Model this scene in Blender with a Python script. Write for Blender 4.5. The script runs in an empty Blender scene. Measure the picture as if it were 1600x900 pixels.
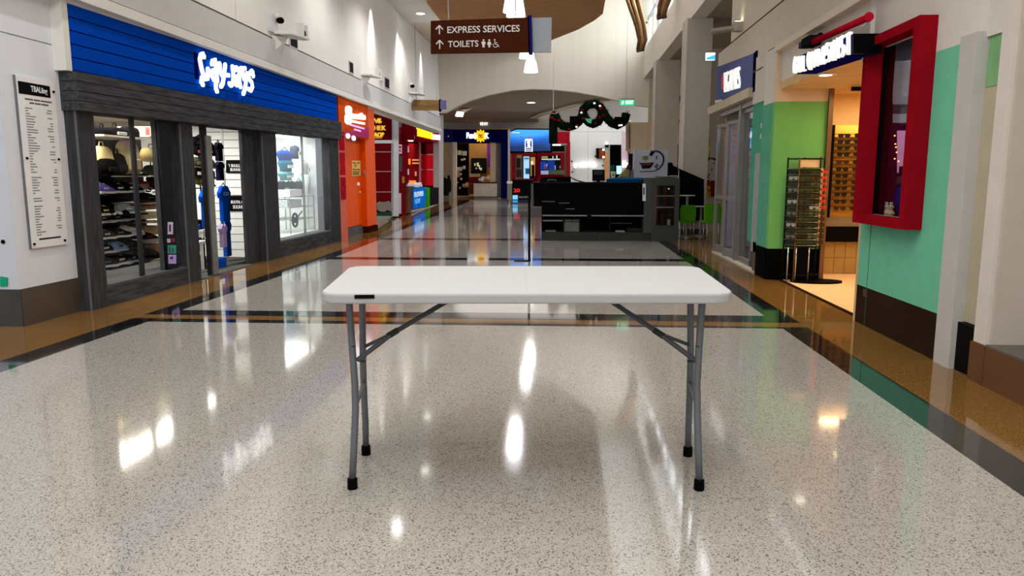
import bpy, bmesh, math, random
from mathutils import Vector, Matrix
random.seed(7)
S = bpy.context.scene
COL = S.collection
# ---------------------------------------------------------------- camera
FPX, CH = 1160.0, 1.4
PITCH = math.atan((450-277)/FPX)
YAW = math.atan((885-800)/(FPX*math.cos(PITCH)+(450-277)*math.sin(PITCH)))
cd = bpy.data.cameras.new('camera'); cam = bpy.data.objects.new('camera', cd); COL.objects.link(cam)
cd.sensor_fit = 'HORIZONTAL'; cd.sensor_width = 36.0; cd.lens = FPX/1600*36
cd.clip_start = .05; cd.clip_end = 300
cam.location = (0, 0, CH); cam.rotation_euler = (math.pi/2-PITCH, 0, YAW)
S.camera = cam
# ---------------------------------------------------------------- sky outside, exposure
w = bpy.data.worlds.new('overcast_sky'); S.world = w; w.use_nodes = True
bg = w.node_tree.nodes['Background']; bg.inputs[0].default_value = (.86, .93, 1, 1); bg.inputs[1].default_value = 1.1
S.view_settings.view_transform = 'Standard'; S.view_settings.look = 'None'
S.view_settings.gamma = 1; S.view_settings.exposure = 0.34; S.view_settings.use_curve_mapping = False
def lamp(kind, name, loc, power, size=.1, size_y=None, rot=(0,0,0), col=(1,1,1), spot=60, blend=.6):
    l = bpy.data.lights.new(name, kind); l.energy = power; l.color = col
    if kind == 'AREA':
        l.shape = 'RECTANGLE'; l.size = size; l.size_y = size_y or size
    elif kind == 'SPOT':
        l.spot_size = math.radians(spot); l.spot_blend = blend; l.shadow_soft_size = size
    else: l.shadow_soft_size = size
    o = bpy.data.objects.new(name, l); COL.objects.link(o); o.location = loc; o.rotation_euler = rot
    return o
# four area lamps added as fill without fixtures, then clerestory daylight and wall washers
lamp('AREA', 'roof_fill', (1.9, 13, 8.9), 60, 1.6, 30, col=(.95, .98, 1))
lamp('AREA', 'ceiling_fill_near', (-.8, .5, 6.0), 330, 4.5, 8, col=(1, .98, .95))
lamp('AREA', 'ceiling_fill_far', (-2.5, 40, 4.95), 210, 6, 14, col=(1, .95, .88))
lamp('AREA', 'court_fill', (1.9, 42, 6.8), 190, 3, 6, col=(1, 1, 1))
lamp('AREA', 'clerestory_daylight', (3.35, 21.5, 7.3), 520, 1.9, 15, rot=(0, math.radians(90), 0), col=(.93, .97, 1))
for y, e in ((19.3, 260), (22.3, 260), (25.8, 170)):
    lamp('SPOT', 'wall_washer', (-4.72, y, 6.12), e, .04, rot=(0, math.radians(6), 0), spot=42, blend=.9, col=(1, .98, .95))
# ---------------------------------------------------------------- pixel -> place
_rt = Vector((math.cos(YAW), math.sin(YAW), 0))
_fh = Vector((-math.sin(YAW), math.cos(YAW), 0))
_fw = _fh*math.cos(PITCH) - Vector((0,0,1))*math.sin(PITCH)
_up = _fh*math.sin(PITCH) + Vector((0,0,1))*math.cos(PITCH)
EYE = Vector((0,0,CH))
def ray(x, y): return _rt*(x-800) + _fw*FPX + _up*(450-y)
def PX(x, y, X): d = ray(x,y); return EYE + d*(X/d.x)
def PY(x, y, Y): d = ray(x,y); return EYE + d*(Y/d.y)
def PZ(x, y, Z=0): d = ray(x,y); return EYE + d*((Z-CH)/d.z)
def PD(x, y, D): d = ray(x,y); return EYE + d*(D/d.dot(_fh))
def PV(x, y, A, B):      # on the upright plane through two floor points
    n = Vector((B.y-A.y, A.x-B.x, 0)); d = ray(x,y); return EYE + d*((A-EYE).dot(n)/d.dot(n))
V = Vector
# ---------------------------------------------------------------- materials
def c(h):
    h = h.lstrip('#'); out = []
    for i in (0,2,4):
        v = int(h[i:i+2],16)/255; out.append(v/12.92 if v <= .04045 else ((v+.055)/1.055)**2.4)
    return (*out, 1)
MATS = {}
def M(col, rough=.5, metal=0., var=.08, scale=6., bump=0., stretch=None, spec=0., coat=0., emit=0., key=None):
    k = key or (col, rough, metal, var, scale, bump, stretch, spec, coat, emit)
    if k in MATS: return MATS[k]
    m = bpy.data.materials.new('mat_%03d' % len(MATS)); m.use_nodes = True; MATS[k] = m
    nt = m.node_tree; b = nt.nodes['Principled BSDF']
    rgb = c(col) if isinstance(col, str) else col
    b.inputs['Roughness'].default_value = rough; b.inputs['Metallic'].default_value = metal
    b.inputs['Specular IOR Level'].default_value = spec; b.inputs['Coat Weight'].default_value = coat
    b.inputs['Coat Roughness'].default_value = .05
    tc = nt.nodes.new('ShaderNodeTexCoord'); mp = nt.nodes.new('ShaderNodeMapping')
    if stretch: mp.inputs['Scale'].default_value = stretch
    nz = nt.nodes.new('ShaderNodeTexNoise'); nz.inputs['Scale'].default_value = scale; nz.inputs['Detail'].default_value = 3
    rp = nt.nodes.new('ShaderNodeValToRGB')
    lo = tuple(max(0, v*(1-var)) for v in rgb[:3])+(1,); hi = tuple(min(1, v*(1+var)) for v in rgb[:3])+(1,)
    rp.color_ramp.elements[0].color = lo; rp.color_ramp.elements[1].color = hi
    rp.color_ramp.elements[0].position = .3; rp.color_ramp.elements[1].position = .7
    L = nt.links.new
    L(tc.outputs['Object'], mp.inputs[0]); L(mp.outputs[0], nz.inputs['Vector']); L(nz.outputs[0], rp.inputs[0])
    L(rp.outputs[0], b.inputs['Base Color'])
    if emit:
        b.inputs['Emission Strength'].default_value = emit; L(rp.outputs[0], b.inputs['Emission Color'])
    if bump:
        bp = nt.nodes.new('ShaderNodeBump'); bp.inputs['Strength'].default_value = bump; bp.inputs['Distance'].default_value = .01
        L(nz.outputs[0], bp.inputs['Height']); L(bp.outputs[0], b.inputs['Normal'])
    return m
def glass(tint=(1,1,1), rough=.01, key="glass"):
    if key in MATS: return MATS[key]
    m = bpy.data.materials.new(key); m.use_nodes = True; MATS[key] = m; nt = m.node_tree
    for n in list(nt.nodes): nt.nodes.remove(n)
    o = nt.nodes.new("ShaderNodeOutputMaterial"); mx = nt.nodes.new("ShaderNodeMixShader")
    t = nt.nodes.new("ShaderNodeBsdfTransparent"); g = nt.nodes.new("ShaderNodeBsdfGlossy"); f = nt.nodes.new("ShaderNodeLayerWeight")
    p = nt.nodes.new("ShaderNodeMath"); p.operation = "POWER"; p.inputs[1].default_value = 5; q = nt.nodes.new("ShaderNodeMath"); q.operation = "MULTIPLY_ADD"; q.inputs[1].default_value = .55; q.inputs[2].default_value = .02
    t.inputs[0].default_value = (*tint,1); g.inputs["Roughness"].default_value = rough; f.inputs[0].default_value = .5
    L = nt.links.new; L(f.outputs["Facing"], p.inputs[0]); L(p.outputs[0], q.inputs[0]); L(q.outputs[0], mx.inputs[0]); L(t.outputs[0], mx.inputs[1]); L(g.outputs[0], mx.inputs[2]); L(mx.outputs[0], o.inputs[0])
    return m
def terrazzo(base, chip_d, chip_l, rough, key, amount=.17, ior=1.5):
    m = bpy.data.materials.new(key); m.use_nodes = True; nt = m.node_tree; b = nt.nodes['Principled BSDF']; L = nt.links.new
    tc = nt.nodes.new('ShaderNodeTexCoord')
    v = nt.nodes.new('ShaderNodeTexVoronoi'); v.inputs['Scale'].default_value = 190
    v2 = nt.nodes.new('ShaderNodeTexVoronoi'); v2.inputs['Scale'].default_value = 300
    nz = nt.nodes.new('ShaderNodeTexNoise'); nz.inputs['Scale'].default_value = 1.3; nz.inputs['Detail'].default_value = 4
    sp = nt.nodes.new('ShaderNodeSeparateColor'); sp2 = nt.nodes.new('ShaderNodeSeparateColor')
    for q in (v, v2, nz): L(tc.outputs['Object'], q.inputs['Vector'])
    L(v.outputs['Color'], sp.inputs[0]); L(v2.outputs['Color'], sp2.inputs[0])
    def step(src, thr):
        n = nt.nodes.new('ShaderNodeMath'); n.operation = 'LESS_THAN'; n.inputs[1].default_value = thr; L(src, n.inputs[0]); return n.outputs[0]
    def mix(fac, a, bcol):
        n = nt.nodes.new('ShaderNodeMix'); n.data_type = 'RGBA'
        L(fac, n.inputs[0]) if not isinstance(fac, float) else None
        (L(a, n.inputs[6]) if not isinstance(a, tuple) else setattr(n.inputs[6], 'default_value', a))
        (L(bcol, n.inputs[7]) if not isinstance(bcol, tuple) else setattr(n.inputs[7], 'default_value', bcol)); return n.outputs[2]
    rgb = c(base); dk = tuple(x*.88 for x in rgb[:3])+(1,)
    col = mix(nz.outputs[0], dk, rgb)
    col = mix(step(sp2.outputs[1], .25), col, c(chip_l))
    col = mix(step(sp.outputs[0], amount), col, c(chip_d))
    L(col, b.inputs['Base Color']); b.inputs['Roughness'].default_value = rough; b.inputs['IOR'].default_value = ior
    b.inputs['Coat Weight'].default_value = .12; b.inputs['Coat Roughness'].default_value = .03
    return m
WHITE = M('e4e2de', .55, var=.03, scale=1.2)
BEIGE = M('dcd2c2', .6, var=.04, scale=.8)
CREAM = M('e6d9bd', .6, var=.04)
GREYP = M('c9c8c8', .5, var=.03)
GLASS = glass()
ALU = M('a9a9aa', .35, .7, var=.06, scale=3)
STEEL = M('6a6e75', .4, .25, var=.06, spec=.3)
BLACK = M('080809', .45, var=.2, spec=.03)
CHAR = M('1d1d20', .5, var=.15)
DKGREY = M('3c3e3c', .45, var=.08)
TIMBER = M('46474a', .55, var=.38, scale=9, bump=.25, stretch=(3, .35, 3))
TIMBERV = M('404144', .55, var=.3, scale=9, bump=.2, stretch=(3, 3, .35))
BLUE = M('0644b4', .5, var=.05)
NAVY = M('0a0f52', .4, var=.1)
RED = M('a3121c', .4, var=.1)
DKRED = M('6a0a10', .35, var=.12)
ORANGE = M('ee5606', .4, var=.06, spec=.03)
LETTER = M('fffdf8', .4, var=.01, emit=.95, key='letters')
PAPER = M('eeeef0', .5, var=.02)
INK = M('2a2c30', .6, var=.1)
# ---------------------------------------------------------------- mesh building
class B:
    def __init__(s): s.b = bmesh.new()
    def box(s, a, b):
        x0,x1 = sorted((a[0],b[0])); y0,y1 = sorted((a[1],b[1])); z0,z1 = sorted((a[2],b[2]))
        return s.prism([(x0,y0,z0),(x1,y0,z0),(x1,y1,z0),(x0,y1,z0)], (0,0,z1-z0))
    def prism(s, pts, vec):
        vec = V(vec); n = len(pts)
        lo = [s.b.verts.new(V(p)) for p in pts]; hi = [s.b.verts.new(V(p)+vec) for p in pts]
        s.b.faces.new(lo); s.b.faces.new(hi[::-1])
        for i in range(n): s.b.faces.new((lo[i], hi[i], hi[(i+1)%n], lo[(i+1)%n]))
        return s
    def loft(s, rings, cap=True, closed=True):
        R = [[s.b.verts.new(V(p)) for p in r] for r in rings]; n = len(R[0])
        for a, b in zip(R, R[1:]):
            for i in range(n if closed else n-1): s.b.faces.new((a[i], a[(i+1)%n], b[(i+1)%n], b[i]))
        if cap: s.b.faces.new(R[0][::-1]); s.b.faces.new(R[-1])
        return s
    def tube(s, pts, r, n=8):
        pts = [V(p) for p in pts]; rr = r if isinstance(r, (list, tuple)) else [r]*len(pts); rings = []
        up = None
        for i, p in enumerate(pts):
            t = (pts[min(i+1, len(pts)-1)] - pts[max(i-1, 0)]).normalized()
            if up is None: up = V((0,0,1)) if abs(t.z) < .9 else V((1,0,0))
            a = t.cross(up).normalized(); b = a.cross(t).normalized(); up = b
            rings.append([p + (a*math.cos(k*2*math.pi/n) + b*math.sin(k*2*math.pi/n))*rr[i] for k in range(n)])
        return s.loft(rings)
    def lathe(s, prof, o, n=20):
        o = V(o)
        return s.loft([[o+V((r*math.cos(k*2*math.pi/n), r*math.sin(k*2*math.pi/n), z)) for k in range(n)] for r, z in prof])
    def ball(s, o, r, sc=(1,1,1), n=10):
        o = V(o); rings = []
        for i in range(1, n//2+1):
            a = math.pi*i/(n//2+1)
            rings.append([o+V((sc[0]*r*math.sin(a)*math.cos(k*2*math.pi/n), sc[1]*r*math.sin(a)*math.sin(k*2*math.pi/n), sc[2]*r*math.cos(a))) for k in range(n)])
        return s.loft(rings)
    def obj(s, name, mat, parent=None, smooth=False, bevel=0, stuff=False):
        bmesh.ops.recalc_face_normals(s.b, faces=s.b.faces)
        me = bpy.data.meshes.new(name); s.b.to_mesh(me); s.b.free(); me.materials.append(mat)
        if smooth:
            for p in me.polygons: p.use_smooth = True
        o = bpy.data.objects.new(name, me); COL.objects.link(o)
        if parent is not None: attach(o, parent)
        if bevel:
            q = o.modifiers.new('bevel', 'BEVEL'); q.width = bevel; q.segments = 2; q.limit_method = 'ANGLE'; q.angle_limit = .6
        if stuff: o['kind'] = 'stuff'
        return o
BASE = {}
def attach(o, parent):
    o.parent = parent; o.matrix_parent_inverse = Matrix.Translation(-V(BASE.get(parent.name, (0,0,0))))
    BASE[o.name] = (0,0,0)      # a part sits at the origin, so its own sub-parts need no offset
def T(name, label, cat, loc=(0,0,0), group=None):
    o = bpy.data.objects.new(name, None); COL.objects.link(o); o.location = loc; BASE[o.name] = tuple(loc)
    o.empty_display_size = .1
    o['label'] = label; o['category'] = cat
    if group: o['group'] = group
    return o
def tag(o, label, cat, group=None):
    o['label'] = label; o['category'] = cat
    if group: o['group'] = group
    return o
def struct(o): o['kind'] = 'structure'; return o
def quad(name, pts, vec, mat, parent=None, **k): return B().prism(pts, vec).obj(name, mat, parent, **k)
def bx(name, a, b, mat, parent=None, **k): return B().box(a, b).obj(name, mat, parent, **k)
def rect(f, x0, y0, x1, y1): return [f(x0,y1), f(x1,y1), f(x1,y0), f(x0,y0)]      # pixel box -> four places
def text(name, s, O, R, U, depth, mat, parent=None, off=0.0, lean=0, shear=0.0):
    O, R, U = V(O), V(R), V(U)
    cu = bpy.data.curves.new(name, 'FONT'); cu.body = s; cu.extrude = .05; cu.offset = off; cu.shear = shear; cu.resolution_u = 3
    t = bpy.data.objects.new(name, cu); COL.objects.link(t)
    dg = bpy.context.evaluated_depsgraph_get(); dg.update()
    me = bpy.data.meshes.new_from_object(t.evaluated_get(dg)); bpy.data.objects.remove(t)
    xs = [v.co.x for v in me.vertices]; ys = [v.co.y for v in me.vertices]
    x0, x1, y0, y1 = min(xs), max(xs), min(ys), max(ys); N = R.cross(U).normalized()
    for v in me.vertices:
        v.co = O + R*((v.co.x-x0)/(x1-x0)) + U*((v.co.y-y0)/(y1-y0)) + N*((v.co.z+.05)/.1*depth)
    me.name = name; me.materials.clear(); me.materials.append(mat)
    o = bpy.data.objects.new(name, me); COL.objects.link(o)
    if parent is not None: attach(o, parent)
    return o
def ptext(name, s, f, bl, br, tl, depth, mat, parent=None, off=0.0):   # lettering between three pixels of a plane
    O = f(*bl); return text(name, s, O, f(*br)-O, f(*tl)-O, depth, mat, parent, off)
def dup(root, loc, rot=None, label=None, group=None):
    r = root.copy(); COL.objects.link(r); r.location = loc
    if rot is not None: r.rotation_euler = rot
    if label: r['label'] = label
    if group: r['group'] = group
    for ch in list(root.children):
        d = ch.copy(); COL.objects.link(d); d.parent = r
        for g in list(ch.children):
            e = g.copy(); COL.objects.link(e); e.parent = d
    return r
# ================================================================ SETTING: floor
FIELD = terrazzo('a8a39c', '625c55', 'bcb8b1', .075, 'terrazzo_pale', .11)
TAN = terrazzo('85602f', '5e4320', '956e3c', .06, 'terrazzo_tan', .2)
BLK = terrazzo('17181a', '0b0c0d', '2b2d30', .06, 'terrazzo_black', .2)
SHOPF = M('d9a868', .15, var=.05)
floor = struct(bx('floor', (-9.5, -10, -.15), (8, 56, 0), TAN))
def slab(name, pts, z, mat, par=floor): return quad(name, [V((p[0], p[1], 0)) for p in pts], (0,0,z), mat, par)
def band(y0, y1, mat, z, x0=-4.33, x1=2.28, n='floor_panel'): return slab(n, [(x0,y0),(x1,y0),(x1,y1),(x0,y1)], z, mat)
rows = [(-9.8, 6.86), (7.52, 12.45), (12.85, 16.5), (17.0, 26.9), (27.4, 34), (34.4, 49.5)]
for i, (a, b) in enumerate(rows):
    k0 = max(0, (a-14))*.055; k1 = max(0, (b-14))*.055
    oa, ob = (.26, .26)
    e = .27 if i else 0
    slab('dark_border', [(-4.33-k0, a-(.27 if i in (1,) else .2 if i else 0)), (2.28, a-(.25 if i == 1 else .2 if i else 0)), (2.28, b+(.18 if i == 0 else .2)), (-4.33-k1, b+(.18 if i == 0 else .2))], .0015, BLK)
    slab('terrazzo_panel', [(-4.07-k0, a), (2.03, a+.1), (2.03, b+.1), (-4.07-k1, b)], .003, FIELD)
# ================================================================ SETTING: left wall, ceilings, end wall
XL = -5.0
wl = struct(B().box((XL-.25, 5, 3.12), (XL, 29.5, 6.6)).obj('wall_left', WHITE))
bx('wall_panel', (XL-.25, -10, 0), (XL-.2, 6.0, 6.6), WHITE, wl)
# projecting lip over the shop signs and the shadow groove above it
bx('fascia_band', (XL, 7.2, 3.30), (XL+.05, 29.4, 3.70), GREYP, wl)
bx('fascia_lip', (XL, 7.2, 3.16), (XL+.10, 29.4, 3.27), WHITE, wl)
bx('shadow_groove', (XL, 5, 3.70), (XL+.012, 29.4, 3.735), M('6f6d6a', .7), wl)
bx('cladding_panel', (XL, 5.0, 3.74), (XL+.02, 11.3, 6.2), WHITE, wl)
bx('cladding_panel', (XL, 11.32, 3.74), (XL+.02, 29.4, 6.2), WHITE, wl)
cl = struct(bx('ceiling', (XL, -10, 6.2), (-2.2, 24.0, 6.4), WHITE))
bx('soffit_panel', (XL, 24.06, 6.22), (-1.2, 29.5, 6.4), BEIGE, cl)
WOOD = M('a57f5a', .3, var=.16, scale=5, stretch=(.6, 4, 4))
rim = [PZ(667,0,6.2), PZ(688,28,6.2), PZ(740,46,6.2), PZ(800,58,6.2), PZ(862,59,6.2), PZ(904,42,6.2), PZ(930,27,6.2), PZ(942,17,6.2), PZ(945,0,6.2)]
woodpts = [V((p.x, p.y, 6.12)) for p in rim] + [V((1.0, 8, 6.12)), V((.6, -2, 6.12)), V((-2.3, -2, 6.12)), V((-2.3, 14, 6.12))]
wc = quad('wood_soffit', woodpts, (0,0,.3), WOOD, cl)
bx('roof_slab', (-5.2, -10, 9.15), (3.2, 29.7, 9.35), WHITE, cl)
bx('upstand', (-2.4, -10, 6.4), (-2.2, 24, 9.2), WHITE, cl)
# end wall with the wide arch
YE = 29.5
arch = [(697,176),(712,167),(735,157),(765,148),(800,141),(830,139),(865,140),(900,144),(935,150),(965,157),(990,164)]
pts = [PY(x, y, YE) for x, y in arch]
bm = B()
top = 9.2
prof = [V((XL-1.2, YE, pts[0].z-.02))] + pts + [V((3.6, YE, pts[-1].z-.15))]
for a, b_ in zip(prof, prof[1:]):
    bm.prism([a, b_, V((b_.x, YE, top)), V((a.x, YE, top))], (0, .3, 0))
bmesh.ops.remove_doubles(bm.b, verts=bm.b.verts, dist=1e-4)
we = struct(bm.obj('wall_end', M('d9d2c4', .6, var=.03, scale=1.0, stretch=(6,1,.1))))
# ceiling of the far court with its curved bulkhead
BC = M('93887b', .6, var=.05)
curve = [(838,182),(852,176),(880,168),(900,162.5),(920,158),(940,155),(960,153),(990,152)]
cp = [PZ(x,y,5.05) for x,y in curve]
quad('court_ceiling', [V((-11,29.7,5.05)), V((3.4,29.7,5.05))] + [V((p.x,p.y,5.05)) for p in cp[::-1]] + [V((cp[0].x, 51, 5.05)), V((-11, 51, 5.05))], (0,0,.3), BC, cl)
bm = B()
for a, b_ in zip(cp, cp[1:]):
    d = (b_-a).normalized(); nrm = V((-d.y, d.x, 0))*.35
    bm.prism([V((a.x,a.y,4.92)), V((b_.x,b_.y,4.92)), V((b_.x,b_.y,4.92))+nrm*-1, V((a.x,a.y,4.92))+nrm*-1], (0,0,.45))
bm.obj('curved_bulkhead', M('b0a596', .6, var=.04), cl)
bx('court_roof', (-3, 29.7, 7.2), (5, 51, 7.35), WHITE, cl)
WBM = M('b9b1a6', .6, var=.04)
wb = struct(bx('wall_back', (-8.4, 50.6, 4.62), (-3.75, 50.9, 7.3), WBM))
bx('wall_panel', (-11, 50.6, 0), (-8.4, 50.9, 7.3), WBM, wb); bx('wall_panel', (-3.75, 50.6, 0), (6, 50.9, 7.3), WBM, wb)
bx('room_back', (-9, 55.6, 0), (-3, 55.8, 4.8), M('c9a878', .6, var=.04), wb); bx('room_side', (-9, 50.9, 0), (-8.8, 55.6, 4.8), M('d8c3a0', .6), wb); bx('room_side', (-3.2, 50.9, 0), (-3, 55.6, 4.8), M('d8c3a0', .6), wb); bx('room_ceiling', (-9, 50.9, 4.7), (-3, 55.6, 4.8), M('c9b698', .6), wb)
lamp('AREA', 'far_shop_light', (-6, 53, 4.6), 170, 4, 3, col=(1, .84, .62))
bx('wall_panel', (-11.2, 27, 0), (-11, 51, 5.4), BEIGE, wb)
# right wall: fascia above the shops, clerestory beam
XR = 2.85
wr = struct(bx('wall_right', (XR, -10, 3.72), (XR+.3, 13.75, 9.2), BEIGE))
bx('fascia_band', (XR-.04, 2, 3.16), (XR+.25, 14.6, 3.68), M('cdc5b6', .55, var=.03), wr)
bx('shadow_groove', (XR-.02, 2, 3.68), (XR+.1, 14.6, 3.72), M('4f4a44', .7), wr)
bx('fascia_lip', (XR-.12, 2, 3.04), (XR+.2, 10.4, 3.12), BEIGE, wr)
bx('wall_panel', (XR+.3, -10, 0), (XR+.5, 4.2, 6), BEIGE, wr)
bx('clerestory_beam', (2.9, 13.8, 5.12), (3.25, 29.5, 6.2), M('ddd6cb', .55, var=.03), wr)
bx('clerestory_head', (2.9, 13.8, 8.3), (3.25, 29.5, 9.2), WHITE, wr)
bx('recess_ceiling', (3.0, 13.8, 5.14), (7.5, 29.5, 5.3), M('a89c8c', .6), wr)
bx('recess_back', (3.1, 29.2, 0), (8, 29.5, 5.2), M('cdbfa9', .6, var=.04), wr)
bx('recess_side', (7.5, 10, 0), (7.7, 29.5, 5.2), M('cdbfa9', .6, var=.04), wr)
# skylight windows over the beam
win = struct(bx('window_1', (3.02, 13.8, 6.2), (3.1, 29.5, 6.26), ALU))
for i in range(10):
    y = 14.2+i*1.65
    bx('window_bar', (3.0, y, 6.2), (3.1, y+.09, 8.3), ALU, win)
    bx('pane', (3.04, y+.09, 6.26), (3.052, y+1.65, 8.3), GLASS, win)
bx('window_rail', (3.0, 13.8, 7.3), (3.1, 29.5, 7.36), ALU, win)
# ================================================================ the folding table
def table():
    Df, zt = 3.10, .0
    fl_, fr = PD(497.5,457.5,Df), PD(1150,458.5,Df)
    zt = fl_.z
    bl, br = PD(547,414.8,3.97), PD(1090.5,415.8,3.97)
    fl_.z = fr.z = (fl_.z+fr.z)/2; bl.z = br.z = (bl.z+br.z)/2
    ctr = (fl_+fr+bl+br)/4
    t = T('folding_table', 'white plastic folding table with grey tube legs standing alone on the terrazzo', 'table', (ctr.x, ctr.y, 0))
    def rounded(cs, r, n=7):
        out = []
        for i in range(4):
            p, a, b = cs[i], cs[i-1], cs[(i+1) % 4]
            u, v = (a-p).normalized(), (b-p).normalized()
            o = p+(u+v)*r
            for k in range(n+1):
                q = k/n*math.pi/2
                out.append(o - v*r*math.cos(q) - u*r*math.sin(q))
        return out
    cs = [fl_, fr, br, bl]; dz = V((0,0,1))
    def ring(inset, drop):
        c2 = []
        for i in range(4):
            p, a, b = cs[i], cs[i-1], cs[(i+1)%4]
            c2.append(p + ((a-p).normalized()+(b-p).normalized())*inset - dz*drop)
        return rounded(c2, max(.02, .085-inset))
    h = .047
    # moulded top with a softened rim, a skirt and a hollow underside
    B().loft([ring(.012,0), ring(.005,.002), ring(.001,.007), ring(0,.014), ring(.003,h-.006), ring(.008,h), ring(.03,h), ring(.034,.02)]).obj(
        'tabletop', M('bdbdbf', .45, var=.012, scale=14), t, smooth=False)
    # the two-part seam of the fold and the black maker's plate
    m0, m1 = (fl_+fr)/2, (bl+br)/2; rt = (fr-fl_).normalized()
    quad('fold_seam', [m0-rt*.0015+dz*.0004+(m1-m0)*.03, m0+rt*.0015+dz*.0004+(m1-m0)*.03, m1+rt*.0015+dz*.0004-(m1-m0)*.03, m1-rt*.0015+dz*.0004-(m1-m0)*.03], (0,0,.0003), M('b6b6b8', .5), t)
    bk = (bl-fl_).normalized()
    pl = bx('maker_plate', (0,0,0), (.01,.01,.01), M('151517', .4), t); bpy.data.objects.remove(pl)
    a, b_ = PD(553.5,467.2,Df-.004), PD(585,466.9,Df-.004); a2, b2 = PD(553.5,460.8,Df-.004), PD(585,460.5,Df-.004)
    o = quad('maker_plate', [a, b_, b2, a2], bk*.006, M('151517', .4), t, bevel=.004); o['label'] = 'black plate on the skirt'
    R = .0165
    def leg(pts, nm='leg'):
        P = [PD(x,y,d) for x,y,d in pts]; P[-1].z = .045
        dn = P[-1]-P[-2]
        o = B().tube(P, R, 12).obj(nm, STEEL, t, smooth=True)
        f = V(P[-1]); f.z = 0; f.x += dn.x*.05
        B().tube([V((P[-1].x,P[-1].y,.055)), V((P[-1].x,P[-1].y,.05)), V((f.x,f.y,.006)), V((f.x,f.y,.0))], [R*1.0,R*1.4,R*1.45,R*1.35], 12).obj('rubber_foot', BLACK, o, smooth=False)
        return P
    FL = leg([(545,462,3.30),(546,480,3.30),(550.5,545,3.29),(554.5,600,3.265),(555.5,640,3.25),(553,700,3.225),(551,764,PZ(551,764).dot(_fh))])
    BLg = leg([(566,462,3.50),(566,480,3.50),(567,560,3.52),(569,620,3.55),(571,660,3.59),(572.2,710,PZ(572,711).dot(_fh))])
    FR = leg([(1097.5,462,3.30),(1096.5,480,3.30),(1092,545,3.29),(1089,600,3.265),(1089.5,640,3.25),(1091,700,3.225),(1092,766,PZ(1092,766).dot(_fh))])
    BRg = leg([(1079,462,3.50),(1079,480,3.50),(1079,560,3.52),(1077.5,620,3.55),(1076,660,3.59),(1074.5,713,PZ(1074.5,713).dot(_fh))])
    for a, b_ in (((568.8,598,3.53),(556,634,3.25)), ((1077.5,598,3.53),(1089,634,3.25))):
        B().tube([PD(*a), PD(*b_)], .010, 10).obj('cross_bar', M('83878c', .35, .4), t, smooth=True)
    for s, (x0,y0), (x1,y1), (x2,y2), (xj,yj), (xe,ye) in (('l',(558,563),(598,534),(645,503),(612,519),(697,472)), ('r',(1087,563),(1052,541),(1015,514),(1038,527),(958,476)))  if False else ():
        pass
    for f0, k0, j, e in (((558,563,3.28),(571,541,3.51),(613,521,3.38),(700,470,3.46)), ((1089,565,3.28),(1077,539,3.51),(1030,521,3.38),(955,471,3.46))):
        B().tube([PD(*f0), PD(*j), PD(*e)], .0115, 10).obj('brace', M('5a5d62', .4, .3), t, smooth=True)
        B().tube([PD(*k0), PD(*j)], .0085, 10).obj('brace_fork', M('5a5d62', .4, .3), t, smooth=True)
        q = PD(*j); d = (PD(*e)-q).normalized()
        B().tube([q-d*.025, q+d*.03], .0150, 12).obj('brace_collar', DKGREY, t, smooth=False)
    for L in (FL, BLg, FR, BRg):
        k = L[2]; B().tube([k+V((0,0,.016)), k-V((0,0,.016))], .0158, 12).obj('leg_clamp', DKGREY, t)
    for a, b_ in ((FL, BLg), (FR, BRg)):
        B().tube([a[0]+(a[0]-b_[0])*.3, b_[0]+(b_[0]-a[0])*.9], .013, 10).obj('pivot_tube', STEEL, t, smooth=True)
table()
# ================================================================ left: column with the tenancy board
XC = -5.12
def left_column():
    b0 = PX(37,508,XC)
    t = T('column', 'white clad column at the left edge carrying the printed directory', 'column', (XC-.4, b0.y+.5, 0))
    y0 = b0.y; y1 = 7.45
    zb = PX(37,452,XC).z
    bx('core', (XC-1.2, y0+.02, 0), (XC-.02, y1, 6.2), GREYP, t)
    COLW = M('e3e6ee', .4, var=.015)
    zs = PX(50,62,XC).z
    for a, b_ in ((zb+.005, zs-.006), (zs+.006, 4.6), (4.61, 6.2)):
        bx('cladding_panel', (XC-.02, y0+.004, a), (XC, y1-.02, b_), COLW, t)
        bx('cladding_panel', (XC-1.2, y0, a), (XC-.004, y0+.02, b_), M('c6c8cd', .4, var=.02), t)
    bz = M('6a5f56', .35, .55, var=.12, scale=2)
    bx('metal_base', (XC-.02, y0-.006, 0), (XC+.012, y1-.02, zb), bz, t)
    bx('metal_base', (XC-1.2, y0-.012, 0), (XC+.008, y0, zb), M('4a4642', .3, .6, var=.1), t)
    p = PX(18,365,XC)
    B().tube([V((XC-.12, y0-.008, p.z-.08)), V((XC-.12, y0+.002, p.z-.08))], .02, 10).obj('bolt_cap', BLACK, t)
left_column()
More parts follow.
